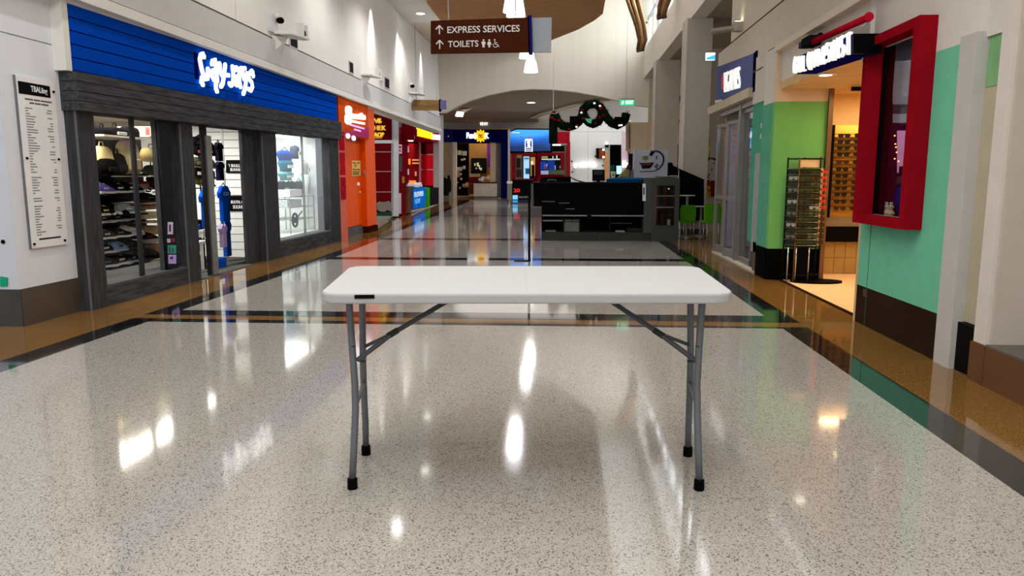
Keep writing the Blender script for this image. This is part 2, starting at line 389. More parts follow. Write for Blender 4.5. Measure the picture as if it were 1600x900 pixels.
def directory():
    t = T('directory_board', 'white printed tenancy directory on the white column, black header strip on top', 'sign', tuple(PX(75,385,XC)))
    f = lambda x, y: PX(x, y, XC+.025)
    tl, tr, br, bl = f(26,121), f(87,129), f(104,380), f(50,390)
    y0, y1 = (tl.y+bl.y)/2, (tr.y+br.y)/2; zt, zb = (tl.z+tr.z)/2+.01, (bl.z+br.z)/2
    X = XC+.025
    bx('board', (XC+.004, y0, zb), (X, y1, zt), PAPER, t)
    bx('edge_frame', (XC, y0-.012, zb-.004), (XC+.02, y0, zt+.004), M('8b8e92', .3, .8), t)
    W, H = y1-y0, zt-zb
    def P(u, v, e=0): return V((X+e, y0+W*u, zt-H*v))
    def strip(u0, u1, v0, v1): return [P(u0,v0), P(u1,v0), P(u1,v1), P(u0,v1)]
    quad('header', strip(.03,.86,.03,.1), (.003,0,0), BLACK, t)
    text('header_lettering', 'TBALiing', P(.34,.09,.003), V((0,W*.44,0)), V((0,0,H*.045)), .002, PAPER, t, .02)
    for u0,u1,vv in ((.17,.38,.122),(.40,.56,.122),(.58,.88,.122),(.28,.40,.142),(.42,.58,.142),(.60,.78,.142)): quad('print', strip(u0,u1,vv,vv+.009), (.0012,0,0), M('5a5c62',.6), t)
    bm = B(); rnd = random.Random(3); v = .175
    while v < .93:
        if rnd.random() < .09: v += .016
        l = rnd.uniform(.06,.3)
        bm.prism(strip(.15, .15+l, v, v+.0065), (.0012,0,0))
        if rnd.random() < .8:
            l = rnd.uniform(.06,.17); bm.prism(strip(.86-l, .86, v+.001, v+.0075), (.0012,0,0))
        v += .0155
    bm.obj('print_rows', M('85888e', .6), t, stuff=True)
    quad('print', strip(.2,.8,.945,.955), (.0012,0,0), INK, t)
    for u, vv in ((.95,.06),(.93,.47),(.07,.47),(.05,.975),(.9,.975)):
        p = P(u,vv); B().tube([p, p+V((.012,0,0))], .012, 10).obj('screw_cap', BLACK, t)
directory()
yc = PX(37,508,XC).y
tag(quad('sticker', [PY(0,432,yc-.012), PY(11,434,yc-.012), PY(11,447,yc-.012), PY(0,448,yc-.012)], (0,.01,0), M('1f9a72', .5)), 'small green sticker low on the front of the white column', 'sticker')
# ================================================================ left: surf and street wear shop (blue sign, dark timber)
def zl(y, a, b): return a + (b-a)*(y-7.45)/(16.25-7.45)
FX = XL
def shopfront():
    t = T('shopfront', 'dark grey timber shopfront with a blue boarded fascia, left side', 'shopfront', (FX-.1, 11.8, 0))
    Y0, Y1 = 7.42, 16.22
    # five blue fascia boards
    for i in range(5):
        a, b_ = i/5, (i+1)/5
        L0, L1 = 2.47+.655*a, 2.47+.655*b_; R0, R1 = 2.60+.655*a, 2.60+.655*b_
        quad('fascia_board', [V((FX-.05,Y0,L0+.006)), V((FX-.05,Y1,R0+.006)), V((FX-.05,Y1,R1-.006)), V((FX-.05,Y0,L1-.006))], (.06,0,0), BLUE, t)
    quad('fascia_backing', [V((FX-.2,Y0,2.45)), V((FX-.2,Y1,2.58)), V((FX-.2,Y1,3.25)), V((FX-.2,Y0,3.12))], (.16,0,0), M('07246a', .6), t)
    bx('corner_trim', (FX-.25, Y0-.1, 2.46), (FX+.005, Y0-.01, 3.2), WHITE, t)
    # header of four dark planks
    for i in range(4):
        a, b_ = i/4, (i+1)/4; j = random.uniform(-.004,.004)
        L0, L1 = 2.07+.39*a, 2.07+.39*b_; R0, R1 = 2.225+.375*a, 2.225+.375*b_
        quad('header_plank', [V((FX-.35,Y0-.05,L0+.003)), V((FX-.35,Y1+.1,R0+.003)), V((FX-.35,Y1+.1,R1-.003)), V((FX-.35,Y0-.05,L1-.003))], (.42+j,0,0), TIMBER, t)
    def post(y0, y1, z0, z1, x0=FX-.3, x1=FX+.0): return bx('pillar', (x0,y0,z0), (x1,y1,z1), TIMBERV, t)
    post(7.40, 7.70, 0, 2.09); post(9.47, 9.80, 0, 2.13); post(12.10, 12.70, 0, 2.18); post(15.62, 16.25, 0, 2.23)
    for y in (7.40, 9.47, 12.1): bx('edge_bead', (FX-.012, y-.004, .0), (FX+.006, y+.012, 2.07), M('6a6b6e', .4), t)
    post(9.05, 9.47, .1, 2.11, FX-.15, FX-.09)        # recess beside the first window
    o = bx('sticker_panel', (FX-.09, 9.06, .22), (FX-.05, 9.30, 2.1), M('0a0b14', .25, spec=.15), t)
    post(11.60, 12.10, 0, 2.16, FX-.17, FX-.12)
    for y0, y1, z in ((7.70, 9.47, .20), (12.70, 15.62, .25)):
        ym = (y0+y1)/2-.3
        for a, b_ in ((y0, ym-.004), (ym+.004, y1)): bx('plinth_board', (FX-.3, a, .0), (FX-.01, b_, z), TIMBER, t)
        bx('sill', (FX-.34, y0, z), (FX-.02, y1, z+.03), M('55575a', .5), t)
    # window frames and panes
    def pane(y0, y1, z0, z1, x=FX-.09): bx('pane', (x, y0, z0), (x+.01, y1, z1), GLASS, t)
    fr = M('35373a', .4, .3)
    bx('mullion', (FX-.08, 8.46, .22), (FX-.05, 8.53, 2.1), fr, t)
    pane(7.7, 8.46, .23, 2.1); pane(8.53, 9.06, .23, 2.1)
    bx('mullion', (FX-.10, 14.18, .28), (FX-.06, 14.20, 2.2), M('8e9496', .3, .5), t)
    pane(12.7, 14.18, .28, 2.22); pane(14.2, 15.62, .28, 2.22)
    bx('door_post', (FX-.06, 10.24, .0), (FX-.035, 10.40, 1.98), M('8b8a88', .35, .6), t)
    bx('door_post', (FX-.09, 10.16, .0), (FX-.06, 10.32, 2.13), M('2c2d2f', .4), t)
    bx('threshold', (FX-.3, 9.8, 0), (FX-.02, 11.6, .012), M('50524f', .4), t)
    # flat stickers on the black panel
    for x0,y0,x1,y1,colr in ((262,347,270,366,'d9cfe6'),(261,373,266,379,'c9c4d6'),(268,372,273,378,'8a2f5c'),(262,383,275,396,'3f9f86'),(263,398,275,412,'b9a6e6')):
        f = lambda x,y: PX(x, y, FX-.049)
        quad('sticker', rect(f,x0,y0,x1,y1), (.003,0,0), M(colr, .5, var=.35, scale=60), t)
    f = lambda x,y: PX(x, y, FX-.0455)
    for x0,y0,x1,y1 in ((264,351,267,362),(264,386,266,394),(269,388,271,394),(266,401,270,405)):
        quad('sticker_mark', rect(f,x0,y0,x1,y1), (.002,0,0), M('5a2a7a', .5), t)
shopfront()
def blue_shop_sign():
    t = T('shop_sign', 'white glowing cartoon-style lettering on the blue boarded fascia', 'sign', tuple(PX(345,142,FX+.03)))
    f = lambda x,y: PX(x, y, FX+.05)
    K = 120/1271.
    def at(x,y): return f(295+x*K, 70+y*K)
    def stroke(pts, r):
        # a rounded letter stroke as a thick raised ribbon
        bm = B(); P = [at(x,y) for x,y in pts]; n = V((1,0,0)); rings = []
        for i,p in enumerate(P):
            tn = (P[min(i+1,len(P)-1)]-P[max(i-1,0)]).normalized(); s = tn.cross(n).normalized()
            k = r if not isinstance(r,list) else r[i]
            rings.append([p+s*k, p+s*k+n*.03, p-s*k+n*.03, p-s*k])
        bm.loft(rings)
        for p in (P[0], P[-1]):
            bm.prism([p+V((0,math.cos(a*.785),math.sin(a*.785)))*(r if not isinstance(r,list) else (r[0] if p is P[0] else r[-1])) for a in range(8)], n*.03)
        return bm
    u = .066
    first = [[(232,200),(215,150),(185,165),(165,240),(180,330),(200,420),(225,500),(245,570),(290,560),(300,480),(298,400)], [(200,545),(190,620),(215,660)]]
    second = [[(365,320),(375,270),(420,250),(430,330),(440,440),(452,570),(455,600)], [(420,420),(375,430),(365,520),(400,580),(440,560)], [(430,640),(430,720),(450,770)]]
    third = [[(490,310),(500,400),(520,480),(545,520)], [(585,330),(575,430),(560,540),(545,640),(515,690)], [(560,500),(640,505)]]
    fourth = [[(705,360),(715,450),(720,560),(710,650),(680,675),(655,640)]]
    fifth = [[(745,420),(770,390),(810,405),(818,480),(822,600),(840,700)], [(815,520),(770,530),(755,600),(775,670),(815,670)], [(765,375),(775,385)]]
    sixth = [[(870,420),(880,500),(900,570)], [(945,470),(935,560),(925,660),(905,760),(885,810)], [(850,385),(852,390)], [(905,385),(912,392)]]
    seventh = [[(1050,520),(1045,450),(1010,450),(975,500),(985,570),(1025,620),(1040,690),(1010,760),(970,730)], [(1025,430),(1022,440)]]
    halo = M('c9ccff', .5, var=.02, emit=1.2)
    for g in (first, second, third, fourth, fifth, sixth, seventh):
        bm = None
        for s in g:
            q = stroke(s, u*.46)
            me = bpy.data.meshes.new('x'); q.b.to_mesh(me); q.b.free()
            if bm is None: bm = B()
            bm.b.from_mesh(me); bpy.data.meshes.remove(me)
        bm.obj('letter', LETTER, t)
    f0 = [at(105,240), at(150,540)]
    bx('letter_backing', (FX+.008, f0[0].y+.05, at(300,600).z), (FX+.03, f0[0].y+.12, at(300,180).z), NAVY, t)
blue_shop_sign()
# rooms behind the timber shopfront
def shop_room():
    r = T('shop_interior', 'cream lined interior of the shop behind the dark timber front', 'shop interior', (-7, 11.5, 0))
    CW = M('cdbfa4', .6, var=.04)
    bx('back_wall', (-8.6, 7.4, 0), (-8.5, 16.2, 2.5), CW, r)
    bx('side_wall', (-8.6, 7.3, 0), (FX-.3, 7.4, 2.5), M('39352f', .6), r)
    bx('side_wall', (-8.6, 16.2, 0), (FX-.3, 16.3, 2.5), M('eef0ee', .5), r)
    bx('ceiling_lining', (-8.6, 7.3, 2.35), (FX-.36, 16.3, 2.45), M('d8cdb6', .6), r)
    bx('carpet', (-8.5, 7.4, 0.001), (FX-.3, 16.2, .02), M('4a4a48', .8), r)
    bx('partition', (-8.5, 12.62, 0), (FX-.33, 12.70, 2.35), M('e9ebe8', .5), r)
    bx('display_back', (-6.75, 12.7, .28), (-6.7, 16.2, 2.35), M('e6eae6', .5), r)
    bx('display_floor', (-6.7, 12.7, .22), (FX-.34, 16.2, .28), M('e3e6e2', .4), r)
shop_room()
lamp('AREA', 'shop_strip_light', (-5.75, 8.9, 2.3), 85, .9, 2.6, col=(1,.93,.8))
lamp('AREA', 'shop_strip_light', (-6.1, 10.9, 2.3), 80, .6, 1.6, col=(1,.97,.93))
lamp('AREA', 'window_display_light', (-5.7, 14.3, 2.3), 70, 1.1, 2.4, col=(.94,1,.97))
# ---------------------------------------------------------------- shoe wall in the first window
SX = -5.62
def shoe_meshes():
    L = .30
    def sect(x, w, z0, z1, y=0): return [V((x, y-w, z0)), V((x, y+w, z0)), V((x, y+w, (z0+z1)/2)), V((x, y+w*.6, z1)), V((x, y-w*.6, z1)), V((x, y-w, (z0+z1)/2))]
    sole = B().loft([sect(-.15,.030,0,.03), sect(-.12,.042,0,.032), sect(-.02,.036,.004,.028), sect(.08,.050,0,.026), sect(.135,.040,.006,.03), sect(.155,.018,.016,.034)])
    up = B().loft([sect(-.145,.026,.028,.105), sect(-.11,.036,.028,.115), sect(-.05,.036,.028,.095), sect(.01,.038,.026,.085), sect(.07,.044,.024,.062), sect(.12,.038,.026,.05), sect(.15,.016,.03,.042)])
    lace = B()
    for i in range(4): lace.box((-.03+i*.024, -.02, .092-i*.008), (-.018+i*.024, .02, .098-i*.008))
    stripe = B().box((-.06,-.043,.045), (-.03,.043,.06)); stripe.box((-.02,-.043,.045), (.01,.043,.06))
    return sole, up, lace, stripe
_sm = None
def shoe(px, py, label, upper, sole='e9e9e6', lace='dcdcdc', size=1.15, turn=0, group='shoes on the window shelves', X=None, z=None):
    global _sm
    p = PX(px, py, X or SX)
    if z is not None: p.z = z
    t = T('shoe', label, 'shoe', (0,0,0), group)
    so, up, la, st = shoe_meshes()
    so.obj('sole', M(sole, .5), t); up.obj('upper', M(upper, .6, var=.2, scale=30), t); la.obj('laces', M(lace, .6), t); st.obj('stripe', M(lace, .6), t)
    t.location = p; t.scale = (size,)*3; t.rotation_euler = (0, 0, math.pi/2 + turn)
    return t
def shelf(px0, px1, py, label, mat, depth=.42, X=None, th=.02):
    X = X or SX
    a, b_ = PX(px0,py,X), PX(px1,py,X); z = (a.z+b_.z)/2
    o = bx('shelf', (X-depth, a.y, z-th), (X+.13, b_.y, z), mat)
    tag(o, label, 'shelf'); return z
WS = M('f2efe6', .4, emit=0); DS = M('16171a', .4)
zA = shelf(146,213,213,'white shelf high in the first window, left of the mullion', WS)
zB = shelf(150,217,272,'dark shelf under the bags in the first window', DS)
zC = shelf(151,216,302,'dark shelf with the purple shoe in the first window', DS)
zD = shelf(153,217,335,'dark shelf with the grey knitted sneaker in the first window', DS)
zE = shelf(154,218,371,'dark shelf with the grey pair and white heels in the first window', DS)
zF = shelf(155,219,392,'dark shelf carrying the light blue sneaker', DS)
zG = shelf(157,221,413,'lowest dark shelf of the shoe wall by the sill', DS)
bk = tag(bx('display_back_panel', (SX-.46, PX(140,300,SX-.44).y, .25), (SX-.44, PX(226,300,SX-.44).y, PX(180,200,SX-.44).z), M('1a1a1c', .7)), 'black back panel behind the rows of shoes', 'panel')
zH = shelf(219,252,213,'white shelf high in the first window, right of the mullion', WS)
zI = shelf(221,252,274,'white shelf under the cream bag, right of the mullion', WS)
zJ = shelf(222,250,316,'beige shelf under the dark plant in the first window', M('c9b99b',.5))
zK = shelf(224,250,345,'beige shelf between the shoe boxes, right of the mullion', M('c9b99b',.5))
zL = shelf(226,250,376,'lower beige shelf right of the mullion', M('c9b99b',.5))
zM = shelf(228,252,404,'lowest beige shelf right of the mullion', M('c9b99b',.5))
dat = [
 (163,zC,301,'purple sneaker with a pale sole at the left end of the third shelf','6f62b8','e6e3ee','cfc8f0'),
 (186,zC,301,'black sneaker with white stripes in the middle of the third shelf','111114','ededed','f4f4f4'),
 (206,zC,301,'black sneaker beside the mullion on the third shelf','0f0f12','e9e9e9','f7f7f7'),
 (163,zD,335,'black sneaker with a yellow upper band left on the fourth shelf','1b1a14','efefe4','d8c65a'),
 (200,zD,335,'grey knitted sneaker right on the fourth shelf','9aa0a2','f2f2f2','e8e8e8'),
 (160,zE,352,'white soled black shoe at the left end of the fifth row','141416','f0f0f0','dadada'),
 (181,zE,352,'black shoe with white trim in the middle of the fifth row','18181a','f4f4f4','f2f2f2'),
 (203,zE,352,'flat black shoe by the mullion in the fifth row','101012','e0e0e0','bdbdbd'),
 (165,zE,371,'dark grey sneaker with white collar on the fifth shelf','3f4245','ededed','cfcfcf'),
 (187,zE,371,'charcoal runner with a thick pale sole on the fifth shelf','26282a','f2f2ee','7b7d7e'),
 (207,zE,371,'white heeled sneaker against the mullion on the fifth shelf','e9e9e6','e2e2e2','bdbdbd'),
 (163,zF,392,'black sneaker with pale flash left of the light blue one','151518','cfcfcf','e0e0e0'),
 (185,zF,392,'light blue sneaker with dark dots on the sixth shelf','7fa3cf','a9c0dd','1f2c44'),
 (206,zF,392,'plain black sneaker to the right of the light blue one','0c0c0e','2a2a2c','3a3a3c'),
 (166,zG,413,'large navy and black runner at the left of the lowest shelf','2a2f3b','dfe3ea','6b7484'),
 (187,zG,413,'black sneaker with white tongue on the lowest shelf','101012','f4f4f4','f4f4f4'),
 (206,zG,413,'black sneaker with blue-white sole on the lowest shelf','0e0f14','d2dcec','8c95a6'),
 (205,zB,272,'black shoe on the upper dark shelf below the cream jacket','0d0d10','f6f6f6','2a2a2a'),
 (232,zL,376,'dark shoe with a red heel right of the mullion','241416','b9b0a6','a3222c'),
 (238,zM,404,'black pointed shoe at the bottom right of the first window','0d0c0e','1a1a1a','1a1a1a'),
 (234,zJ,316,'small dark shoe by the red boxes right of the mullion','1c1a18','3a3530','5a5048'),
]
for i,(x,z,y,lab,u_,s_,l_) in enumerate(dat):
    if y == 352: shoe(x, y, lab, u_, s_, l_, 1.25, .15, z=zE+.20)
    else: shoe(x, y, lab, u_, s_, l_, 1.38 if y > 380 else 1.28, random.uniform(-.2,.2), z=z)
zE2 = PX(185,353,SX).z
o = bx('shelf', (SX-.42, PX(153,353,SX).y, zE+.18), (SX+.1, PX(217,353,SX).y, zE+.2), DS); tag(o, 'thin dark shelf of flat black shoes in the first window', 'shelf')
# bags, tops and boxes of the first window
def bag(name, label, cat, x0, y0, x1, y1, colr, X=SX, depth=.16, pocket=None, strap=True, group=None, z=None):
    f = lambda x,y: PX(x,y,X)
    a, b_ = f(x0,y1), f(x1,y0); zb = a.z if z is None else z; zt = b_.z
    t = T(name, label, cat, (X, (a.y+b_.y)/2, zb), group)
    cy, hw, hh = (a.y+b_.y)/2, (b_.y-a.y)/2, (zt-zb)
    def ring(k, d):
        return [V((X+d*sx, cy+hw*k*sy, 0)) for sx,sy in ((1,-.7),(1,.7),(.5,1),(-.5,1),(-1,.7),(-1,-.7),(-.5,-1),(.5,-1))]
    rings = []
    for v,k,d in ((0,.86,.7),(.08,1,1),(.5,1,1.05),(.85,.9,.85),(.97,.7,.5),(1,.45,.25)):
        rings.append([p+V((0,0,zb+hh*v)) for p in ring(k, depth*d*.5)])
    B().loft(rings).obj('body', M(colr, .7, var=.12, scale=14), t, smooth=True)
    if pocket:
        bx('pocket', (X+depth*.5, cy-hw*.6, zb+hh*.12), (X+depth*.5+.03, cy+hw*.6, zb+hh*.45), M(pocket, .7), t, bevel=.01)
    if strap:
        B().tube([V((X, cy-hw*.3, zt-.01)), V((X, cy-hw*.2, zt+.05)), V((X, cy+hw*.2, zt+.05)), V((X, cy+hw*.3, zt-.01))], .009, 6).obj('strap', M('22201c' if colr[0] in '0123' else 'cfc39a', .7), t)
    return t
bag('duffel_bag','black duffel bag at the left of the top white shelf','bag',150,201,168,212,'101013',strap=True,z=zA)
bag('duffel_bag','black duffel bag with a pale panel in the middle of the top white shelf','bag',168,200,190,212,'141416',pocket='9a9a9a',z=zA)
bag('duffel_bag','black duffel bag against the mullion on the top white shelf','bag',191,199,211,212,'18181b',strap=False,z=zA)
bag('backpack','cream backpack with an arched top at the left of the window','bag',149,229,170,271,'e3d39b',pocket='cdbd88',z=zB)
bag('backpack','small black backpack in front of the cream ones','bag',155,248,176,272,'0d0d0f',X=SX+.06,pocket='1c1c1f',z=zB)
bag('backpack','black and charcoal backpack left of the pink topped one','bag',174,240,190,271,'232326',pocket='303034',z=zB)
t_ = bag('backpack','cream backpack with a pink top near the mullion','bag',186,221,212,262,'e6d6a8',pocket='d6c696',z=zB)
f = lambda x,y: PX(x,y,SX+.07)
B().ball(PX(197,226,SX+.02), .13, (.5,1,.55), 12).obj('pink_top', M('d2aebb', .7), t_, smooth=True)
bag('satchel','square cream satchel on the white shelf right of the mullion','bag',224,232,248,253,'e2d194',pocket='2a2822',z=PX(236,253,SX).z)
bag('handbag','small dark handbag with a curved handle under the cream satchel','bag',230,258,246,273,'242a24',z=zI)
def carton(label, x0,y0,x1,y1, colr, lid=None, X=SX, dep=.3, cat='box', group=None):
    a, b_ = PX(x0,y1,X), PX(x1,y0,X); t = T('shoe_box', label, cat, (X-dep/2,(a.y+b_.y)/2,a.z), group)
    h = b_.z-a.z
    bx('box_body', (X-dep, a.y+.006, a.z), (X-.004, b_.y-.006, a.z+h*.72), M(colr,.6), t)
    bx('lid', (X-dep-.004, a.y, a.z+h*.7), (X, b_.y, b_.z), M(lid or colr,.6), t)
    return t
carton('pale pink box on the top shelf right of the mullion',217,199,228,213,'d8b4a4','dcbcae')
carton('red box between pale ones on the top shelf right of the mullion',228,199,234,213,'cf5a58','d46a64')
carton('cream box at the right end of the top shelf',235,199,246,213,'dccfb0','e2d6bc')
carton('box with a red printed lid under the white shelf',221,283,248,297,'a99473','a82a36')
carton('box with a red printed front below the plant',230,318,246,328,'c8b48e','a83038')
carton('pale box on the beige shelf above the red heel shoe',226,330,249,343,'c9ba98','d2c4a4')
carton('tan box under the red heel shoe',228,352,249,369,'b59a72','c2a880')
carton('brown box low in the first window right of the mullion',230,380,249,399,'9a7a52','a8875c')
def plant():
    p = PX(241,316,SX); t = T('potted_plant','dark green leafy plant on the beige shelf in the first window','plant', tuple(p))
    B().lathe([(.05,0),(.07,.09),(.072,.1),(.05,.1)], p, 12).obj('pot', M('2a2622',.6), t)
    rnd = random.Random(2); bm = B()
    for i in range(60):
        a, e = rnd.uniform(0,6.28), rnd.uniform(-.1,1.3); d = V((math.cos(a)*math.cos(e), math.sin(a)*math.cos(e), math.sin(e))); o = p+V((0,0,.12))+d*rnd.uniform(.05,.2)
        s = d.cross(V((0,0,1))).normalized()*.035
        bm.prism([o-s*.4, o+d*.04-s, o+d*.1, o+d*.04+s], (0,0,.004))
    bm.obj('foliage', M('173022',.6,var=.4), t, stuff=True)
plant()
# ---------------------------------------------------------------- doorway: slat wall, caps, shirts
YS = 12.55
def slatwall():
    f = lambda x,y: PY(x,y,YS)
    z0, z1 = f(370,402).z, 2.3
    x0, x1 = -6.25, f(391,300).x+.25
    t = T('slat_wall','white slatted display wall seen through the open doorway','display wall', ((x0+x1)/2, YS, 0))
    n = 17; h = (z1-z0)/n
    for i in range(n):
        bx('slat', (x0, YS, z0+i*h+.006), (x1, YS+.03, z0+(i+1)*h-.006), M('d9dcd8',.45,var=.02), t)
    bx('backing', (x0, YS+.02, z0), (x1, YS+.05, z1), M('70736f',.6), t)
    bx('kick_strip', (x0, YS+.01, .02), (x1, YS+.05, z0), BLACK, t)
    u = f(352.5,300).x
    bx('upright', (u-.02, YS-.012, z0), (u+.012, YS, z1), M('9b9e9c',.4,.4), t)
slatwall()
f12 = lambda x,y: PY(x,y,YS-.03)
for lab, r, l1, l2 in (('black notice with white lettering, upper one on the slat wall',(353,250,386.5,270),"'1 BUULS.0 YZ",'BUHHIGGA'), ('black notice with white lettering, lower one on the slat wall',(357,306,388.5,329),'BUUTN, CCO','SUUHIELS')):
    x0,y0,x1,y1 = r; t = T('notice', lab, 'sign', tuple(f12((x0+x1)/2,y1)))
    quad('board', rect(f12,x0,y0,x1,y1), (0,.02,0), BLACK, t)
    h = y1-y0
    for k,s in enumerate((l1,l2)):
        yb = y0+h*(.55+.32*k)
        ptext('lettering', s, f12, (x0+4+3*k,yb), (x1-2,yb+.3), (x0+4+3*k,yb-h*.24), .004, PAPER, t, .01)
def cap(label, px, py, colr, logo, X=-5.5, s=1.0, turn=.3):
    p = PX(px,py,X); t = T('cap', label, 'cap', (0,0,0), 'caps on the doorway rack')
    B().loft([[V((r*math.cos(k*.524), r*math.sin(k*.524)*1.1, z)) for k in range(12)] for r,z in ((.085,0),(.088,.03),(.078,.07),(.05,.1),(.015,.112))]).obj('crown', M(colr,.75,var=.15), t, smooth=True)
    B().prism([V((.07,-.075,0)),V((.13,-.06,-.004)),V((.16,0,-.008)),V((.13,.06,-.004)),V((.07,.075,0))], (0,0,.008)).obj('peak', M(colr,.7), t)
    B().prism([V((.086,-.025,.03)),V((.086,.025,.03)),V((.078,.022,.07)),V((.078,-.022,.07))], (.006,0,0)).obj('badge', M(logo,.6), t)
    t.location = p; t.scale = (s*1.08,)*3; t.rotation_euler = (0,.25,-.9+turn)
def _cx(x): return -5.5 - (.09 if 312 < x < 320 else 0)
caps = [(306,226,'black cap at the top left of the doorway rack','0e0e10','2a2a2c'),(315,222,'black cap with a white dash at the top of the doorway rack','101012','e8e8e8'),(323,232,'black cap nearest the post, top row','17161a','c5b9ae'),
 (307,240,'black cap with a reddish badge in the second row','121113','b0604e'),(317,241,'plain black cap in the middle of the second row','0b0b0d','19191b'),(325,239,'black cap with a white patch beside the post','141417','f0f0f0'),
 (306,258,'olive grey cap at the left of the third row','3f3d30','77715c'),(315,257,'black cap with pale eyelets in the third row','131313','e5e1d4'),(325,259,'olive green cap beside the post in the third row','4b5134','848a5e'),
 (306,274,'black cap with a round white badge in the fourth row','0f0f10','f5f5f5'),(317,272,'black mesh cap in the fourth row','0c0c0e','3a3a3c'),(325,275,'camouflage cap with pale lines beside the post','39392f','d6d3c6'),
 (310,286,'moss green cap in the lowest row','5a6236','8d955e'),(324,287,'dark olive cap in the lowest row by the post','3a4131','6d735c')]
for x,y,lab,a,b_ in caps: cap(lab,x,y,a,b_,X=_cx(x))
rk = T('cap_rack','slim black cap rack just inside the doorway','rack', tuple(PX(316,420,-5.62)))
p0, p1 = PX(303,300,-5.62), PX(328,300,-5.62)
for y in (p0.y, (p0.y+p1.y)/2, p1.y): B().tube([V((-5.64,y,.02)),V((-5.64,y,PX(310,214,-5.6).z))], .012, 6).obj('upright', BLACK, rk)
for py in (232,248,265,282,294): z = PX(315,py,-5.62).z; B().tube([V((-5.64,p0.y,z)),V((-5.64,p1.y,z))], .01, 6).obj('rail', BLACK, rk)
def shirt(label, px0, py0, px1, py1, colr, prt, Y=None, X=-5.35, yaw=.0, lines=()):
    f = lambda x,y: PX(x,y,X)
    tl, br = f(px0,py0), f(px1,py1); a, b_ = tl.y, f(px1,py0).y; zt, zb = tl.z, br.z; m = (a+b_)/2; wd = b_-a
    t = T('shirt', label, 'shirt', (X, m, zb), 'shirts hanging in the doorway')
    prof = [(a+wd*.12,zb),(b_-wd*.12,zb),(b_-wd*.14,zt-.28*(zt-zb)),(b_,zt-.36*(zt-zb)),(b_+.02,zt-.2*(zt-zb)),(m+wd*.22,zt),(m,zt-.05),(m-wd*.22,zt),(a-.02,zt-.2*(zt-zb)),(a,zt-.36*(zt-zb)),(a+wd*.14,zt-.28*(zt-zb))]
    B().prism([V((X-.03,y,z)) for y,z in prof], (.07,0,0)).obj('body', M(colr,.75,var=.15,scale=10), t, bevel=.015)
    B().tube([V((X,m-wd*.2,zt-.01)),V((X,m,zt+.04)),V((X,m+wd*.2,zt-.01))], .007, 6).obj('hanger', BLACK, t)
    for k,s in enumerate(lines):
        text('print', s, V((X+.042, m-wd*.26, zt-.28*(zt-zb)-k*.085)), V((0,wd*.52,0)), V((0,0,.055)), .003, M(prt,.6), t, .02)
shirt('bright blue shirt with white block print left of the metal post',312,295,331,355,'1350b5','cfdcf5',lines=('SURF','CO.65'))
shirt('bright blue shirt right of the metal post',341,290,356,345,'0f4fc2','9fd0f2',X=-5.5,lines=('CO',))
shirt('black hooded top hung high right of the metal post',336,222,345,252,'15131f','3a3550',X=-5.55)
shirt('navy top with a violet trim below the black one',337,252,347,282,'191636','4a3f88',X=-5.55)
shirt('long blue shirt hung low beside the lower notice',347,340,357,400,'1d4fae','8fc3ef',X=-5.62)
shirt('violet patterned top below the blue shirts',343,350,351,386,'a896c4','e8e2f4',X=-5.45)
shirt('dark blue shirt low behind the chair at the left of the doorway',302,350,312,392,'17469e','8fb6e8',X=-5.6)
carton('royal blue box on the floor beside the metal post',343,402,354,425,'1646a8','1c50b8',X=-5.3,dep=.2)
def stool(label, px0,px1,py0,py1, X=-5.45):
    a, b_ = PX(px0,py1,X), PX(px1,py0,X); t = T('stool', label, 'stool', (X-.15,(a.y+b_.y)/2,0)); z = b_.z
    bx('seat', (X-.32,a.y,z-.05), (X,b_.y,z), M('e2e2dd',.5), t, bevel=.015)
    for x in (X-.3,X-.04):
        for y in (a.y+.01,b_.y-.04): bx('leg', (x,y,.02), (x+.035,y+.035,z-.05), M('d8d8d2',.5), t)
stool('white step stool standing just inside the doorway',318,334,373,420)
carton('black box on top of the white step stool',319,343,333,356,'111113','151517',X=-5.5)
carton('pale grey box under the black one on the step stool',318,357,334,371,'c9c9c2','d2d2cc',X=-5.47)
carton('dark box low behind the cap rack legs',304,398,316,418,'1c1b1a','222120',X=-5.55,dep=.2)
# ================================================================ third window: bright display
WX = -5.75
def hung(name, cat, label, x0,y0,x1,y1, colr, X=WX, taper=.75, group='tops and bags in the bright third window', prt=None):
    f = lambda x,y: PX(x,y,X); a, b_ = f(x0,y1), f(x1,y0); hw = (b_.y-a.y)/2; m = (a.y+b_.y)/2; h = b_.z-a.z
    t = T(name, label, cat, (X,m,a.z), group)
    rings = []
    for v,k in ((0,taper),(.3,taper*1.02),(.7,1),(.9,.85),(1,.4)):
        rings.append([V((X+.10*math.cos(q*.785)*k, m+hw*math.sin(q*.785)*k, a.z+h*v)) for q in range(8)])
    B().loft(rings).obj('body', M(colr,.7,var=.15,scale=12), t, smooth=True)
    B().tube([V((X,m-hw*.5,b_.z-.01)),V((X,m,b_.z+.06)),V((X,m+hw*.5,b_.z-.01))], .008, 6).obj('strap', M(prt or '3c3f42',.5), t)
    if prt: bx('front_print', (X+.098, m-hw*.4, a.z+h*.3), (X+.112, m+hw*.4, a.z+h*.55), M(prt,.6), t)
    return t
hung('tote_bag','bag','teal tote bag with a white printed rim at the left of the third window',435,268,457,282,'6fb0b0',taper=.7,prt='e6efee')
hung('hooded_top','top','royal blue hooded top high at the left of the third window',434,236,456,256,'173f92')
hung('hooded_top','top','teal top with a white pattern under the blue one, third window',436,250,456,268,'1f7690',prt='e9eef0')
hung('jacket','jacket','black jacket with a grey emblem at the left of the third window',434,283,447,307,'191c20',prt='8d9398')
hung('jacket','jacket','black jacket in the middle of the row behind the glass',447,283,461,308,'14161a')
hung('jacket','jacket','dark grey jacket right of the black ones, third window',461,283,473,308,'2e3236')
